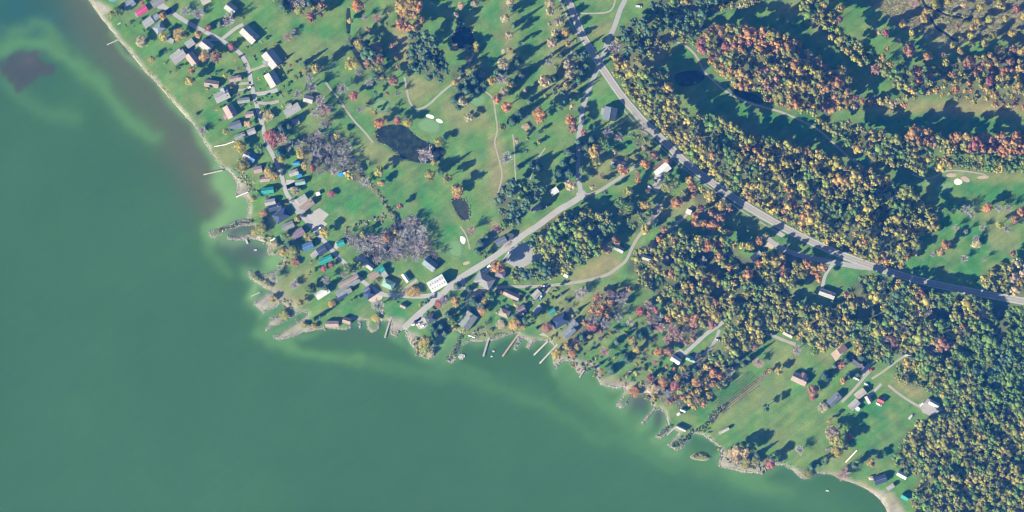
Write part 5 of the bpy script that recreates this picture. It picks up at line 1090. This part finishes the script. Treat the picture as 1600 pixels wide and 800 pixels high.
SH = np.array(SHORE)
for i in range(len(SHORE) - 1):
    (a, b), (c, d) = SHORE[i], SHORE[i + 1]
    sandy = a > 1300 or (a < 300 and b < 195)
    for _ in range(2 if sandy else 7):
        t = sr.random(); nx, ny = (d - b), -(c - a); L = math.hypot(nx, ny) or 1; o = sr.uniform(-.6, 3.6)
        x, y = a + (c - a) * t + nx / L * o, b + (d - b) * t + ny / L * o
        g = sr.uniform(.6, 1.35); col = (.25 * g, .23 * g, .195 * g); s_ = sr.uniform(.22, .62)
        items.append((x, y, max(-.1, H(x, y)) + .05, s_, s_ * .7, col))
for _ in range(90):
    t = sr.uniform(0, 6.28); q = sr.random(); items.append((721.5 + 5.5 * q * math.cos(t), 557 + 4.5 * q * math.sin(t), .35, .5, .4, (.36, .34, .32)))
scatter('shore_stones', items, rocks, M['rock'], 'grey riprap stones along the lake shore and jetties', 'stones')
bush = [crown_mesh('broad', 500 + i, 1) for i in range(3)]
items = []
def scrub(line, w, n, cols, rr=(.7, 1.6), hh=(.8, 2.2)):
    q = subdiv(line, 2.0)
    for _ in range(n):
        a = sr.choice(q); x, y = a[0] + sr.gauss(0, w), a[1] + sr.gauss(0, w); c = sr.choice(cols); g = sr.uniform(.7, 1.3)
        items.append((x, y, H(x, y) - .2, sr.uniform(*rr), sr.uniform(*hh), tuple(v * g for v in TC[c])))
scrub([(338,362),(356,357),(372,350),(395,346)], 1.4, 60, ['green', 'olive', 'tan'], (.6, 1.3), (.8, 2))
scrub([(396,428),(410,438),(424,445)], 2, 50, ['green', 'olive', 'yellow'], (.7, 1.4), (1, 2.4))
scrub([(400,350),(412,365),(430,380),(445,398),(440,420)], 5, 60, ['yellow', 'olive', 'tan', 'gold'])
scrub([(464,500),(480,506),(510,511)], 1.6, 26, ['yellow', 'gold', 'olive', 'green'], (.6, 1.1), (.7, 1.6))
scrub([(455,478),(440,490),(452,470),(430,470)], 4, 50, ['yellow', 'olive', 'tan'], (.6, 1.2), (.5, 1.3))
scrub([(720,524),(716,536),(708,550),(703,560)], 1.6, 55, ['green', 'olive', 'conif'], (.7, 1.3), (.9, 2.0))
scrub([(722,528),(740,523),(770,524),(790,520)], 2, 45, ['olive', 'green', 'tan'], (.5, 1.1), (.5, 1.3))
scrub([(648,530),(655,545),(668,556)], 4, 40, ['yellow', 'olive', 'gold', 'tan'])
scrub([(1008,618),(1020,626)], 3, 20, ['olive', 'tan', 'yellow'])
scrub([(1030,680),(1040,672),(1048,664)], 1.6, 34, ['green', 'conif', 'olive'], (.6, 1.1), (.8, 1.6))
scrub([(1052,697),(1062,690),(1074,684),(1080,675)], 2.4, 46, ['green', 'olive', 'conif'])
scrub([(1084,711),(1095,711),(1106,714)], 1.4, 30, ['green', 'olive', 'yellow'], (.6, 1.2), (.8, 2.0))
scrub([(1086,672),(1098,668),(1110,675)], 2.2, 30, ['green', 'olive', 'conif'], (.6, 1.2), (.8, 2.0))
scrub([(1103,664),(1118,648),(1134,632)], 1.8, 70, ['green', 'conif', 'olive', 'bare'], (.7, 1.4), (1.2, 2.8))
scrub([(1134,632),(1160,612),(1185,592),(1200,578)], 1.3, 45, ['rust', 'tan', 'olive'], (.5, .9), (.6, 1.2))
scrub([(1130,705),(1150,722),(1175,730),(1190,734)], 4, 70, ['tan', 'olive', 'yellow', 'bare'])
scrub([(1220,722),(1245,730),(1265,742),(1290,736)], 3, 26, ['tan', 'olive'], (.4, .9), (.4, 1.0))
scrub([(375,265),(392,290),(398,300)], 4, 40, ['tan', 'yellow', 'olive'], (.6, 1.2), (.5, 1.4))
scrub([(890,556),(900,570),(925,572),(935,585)], 4, 40, ['tan', 'orange', 'olive', 'yellow'])
scrub([(180,60),(215,95),(250,132),(285,172)], 2.2, 60, ['tan', 'olive', 'green'], (.35, .8), (.3, .9))
scrub([(560,268),(590,300),(605,325),(622,344)], 2.0, 60, ['tan', 'olive', 'rust', 'bare'], (.6, 1.2), (.6, 1.6))
scrub([(600,318),(612,330),(620,345)], 2.2, 26, ['conif', 'green'], (.8, 1.5), (1.5, 3))
for pp in (PONDS[0][2], PONDS[1][2], PONDS[2][2]): scrub(pp + [pp[0]], 1.4, 46, ['tan', 'olive', 'yellow', 'bare'], (.5, 1.0), (.5, 1.2))
scrub([(540,358),(575,345),(600,340)], 3, 0 or 24, ['bare', 'tan'])
scrub([(976,132),(992,154),(1015,182),(1042,208),(1072,238),(1098,260),(1140,292),(1198,328),(1266,366),(1335,396),(1398,418)], 1.8, 420, ['olive', 'green', 'yellow', 'olive'], (.9, 2.0), (1.5, 4.5))
scatter('shore_scrub', items, bush, M['leafs'], 'low bushes and scrub along banks, hedges and verges', 'scrub')
# marsh reeds: tufts over the tan marsh
tuft = []
for i in range(3):
    r = np.random.default_rng(70 + i); v, f = [], []
    for k in range(6):
        a = r.uniform(0, 6.28); d = r.uniform(0, .6); cx_, cy_ = d * math.cos(a), d * math.sin(a); n0 = len(v); w = .22
        v += [(cx_ - w, cy_ - w * .3, 0), (cx_ + w, cy_ + w * .3, 0), (cx_ + r.normal(0, .25), cy_ + r.normal(0, .25), r.uniform(.7, 1.1))]; f.append((n0, n0 + 1, n0 + 2))
    tuft.append((np.array(v), f))
mp = [(1355,-12),(1610,-12),(1610,66),(1560,58),(1500,68),(1480,64),(1440,52),(1420,52),(1398,36),(1380,20),(1358,8)]
qx = np.array([sr.uniform(1350, 1612) for _ in range(13000)]); qy = np.array([sr.uniform(-12, 75) for _ in range(13000)])
ok = pip(qx, qy, mp) & (seg_dist(qx, qy, CREEKS[0]) > 3) & (seg_dist(qx, qy, CREEKS[1]) > 2.4)
items = []
for x, y in zip(qx[ok], qy[ok]):
    g = sr.uniform(.7, 1.35); items.append((x, y, LEVEL - .05, sr.uniform(.6, 1.1), sr.uniform(.3, .8), (.30 * g, .28 * g, .15 * g)))
scatter('marsh_reeds', items, tuft, M['leafs'], 'tan reed tufts covering the marsh in the upper right', 'reeds')
# weed mat in the lake
items = []
for _ in range(2600):
    x, y = sr.uniform(-6, 90), sr.uniform(80, 141)
    if not pip(np.array([x]), np.array([y]), MAT)[0]: continue
    g = sr.uniform(.6, 1.5); items.append((x, y, -.05, sr.uniform(.4, .9), .12, (.075 * g, .066 * g, .055 * g)))
scatter('weed_mat', items, tuft, M['leafs'], 'dark round mat of water weed in the upper left', 'water weed')
# lily pads on the pond
items = []
for _ in range(2600):
    x, y = sr.uniform(588, 700), sr.uniform(194, 256)
    if pip(np.array([x]), np.array([y]), PONDS[0][2])[0] and sr.random() < (1.05 - (x - 588) / 125): items.append((x, y, .59, sr.uniform(.3, .6), .06, (.055, .075, .03)))
scatter('lily_pads', items, tuft, M['leafs'], 'pond weed floating on the lily pond', 'pond weed')
# orchard rows beside the big lawn
ux, uy = math.cos(math.radians(37)), math.sin(math.radians(37))
for k in range(9):
    w = -13 + 3.4 * k; b = MB(); rr_ = random.Random(900 + k)
    cx0, cy0 = 1150 + w * uy, 612 + w * ux
    VV, FF = [], []; base = 0
    for t in np.arange(-38, 37, 2.4):
        if rr_.random() < .12: continue
        x, y = cx0 + t * ux + rr_.uniform(-.3, .3), cy0 - t * uy + rr_.uniform(-.3, .3); v, f = bush[rr_.randrange(3)]
        s_ = rr_.uniform(.42, .68); VV.append(v * np.array([s_, s_, rr_.uniform(1.1, 1.7)]) + np.array([PX(x), PY(y), LEVEL - .35])); FF += [tuple(i + base for i in q) for q in f]; base += len(v)
    me = bpy.data.meshes.new('vine_row'); me.from_pydata([tuple(p) for p in np.concatenate(VV)], [], FF); me.materials.append(M['leaf']); me.update()
    o = link(bpy.data.objects.new('vine_row', me)); o.color = (.085, .135, .055, 1)
    tag(o, ['leftmost row of low vines in the orchard strip', 'second vine row from the left edge of the strip', 'third vine row from the left edge of the strip', 'fourth vine row from the left, in the strip', 'middle vine row of the orchard strip', 'fourth vine row from the brown hedge', 'third vine row from the brown hedge', 'second vine row from the brown hedge', 'vine row nearest the brown hedge of the strip'][k], 'vine row', 'vine rows in the orchard strip')

# ------------------------------------------------------------------ air: one even volume round camera and land
hz = bpy.data.materials.new('haze_air'); hz.use_nodes = True
nn, ll = hz.node_tree.nodes, hz.node_tree.links; nn.remove(nn['Principled BSDF'])
pv = nn.new('ShaderNodeVolumePrincipled'); mxt = max(HAZE['tau'])
pv.inputs['Color'].default_value = (*[t / mxt for t in HAZE['tau']], 1); pv.inputs['Density'].default_value = mxt / CAM_H
pv.inputs['Anisotropy'].default_value = 0.0
pv.inputs['Absorption Color'].default_value = (1, 1, 1, 1)
ll.new(pv.outputs[0], nn['Material Output'].inputs['Volume'])
o = MB().box(-1450, 1450, -1450, 1450, -3, CAM_H + 20).build('haze', hz); tag(o, 'thin blue haze in the air', 'haze', kind='stuff')
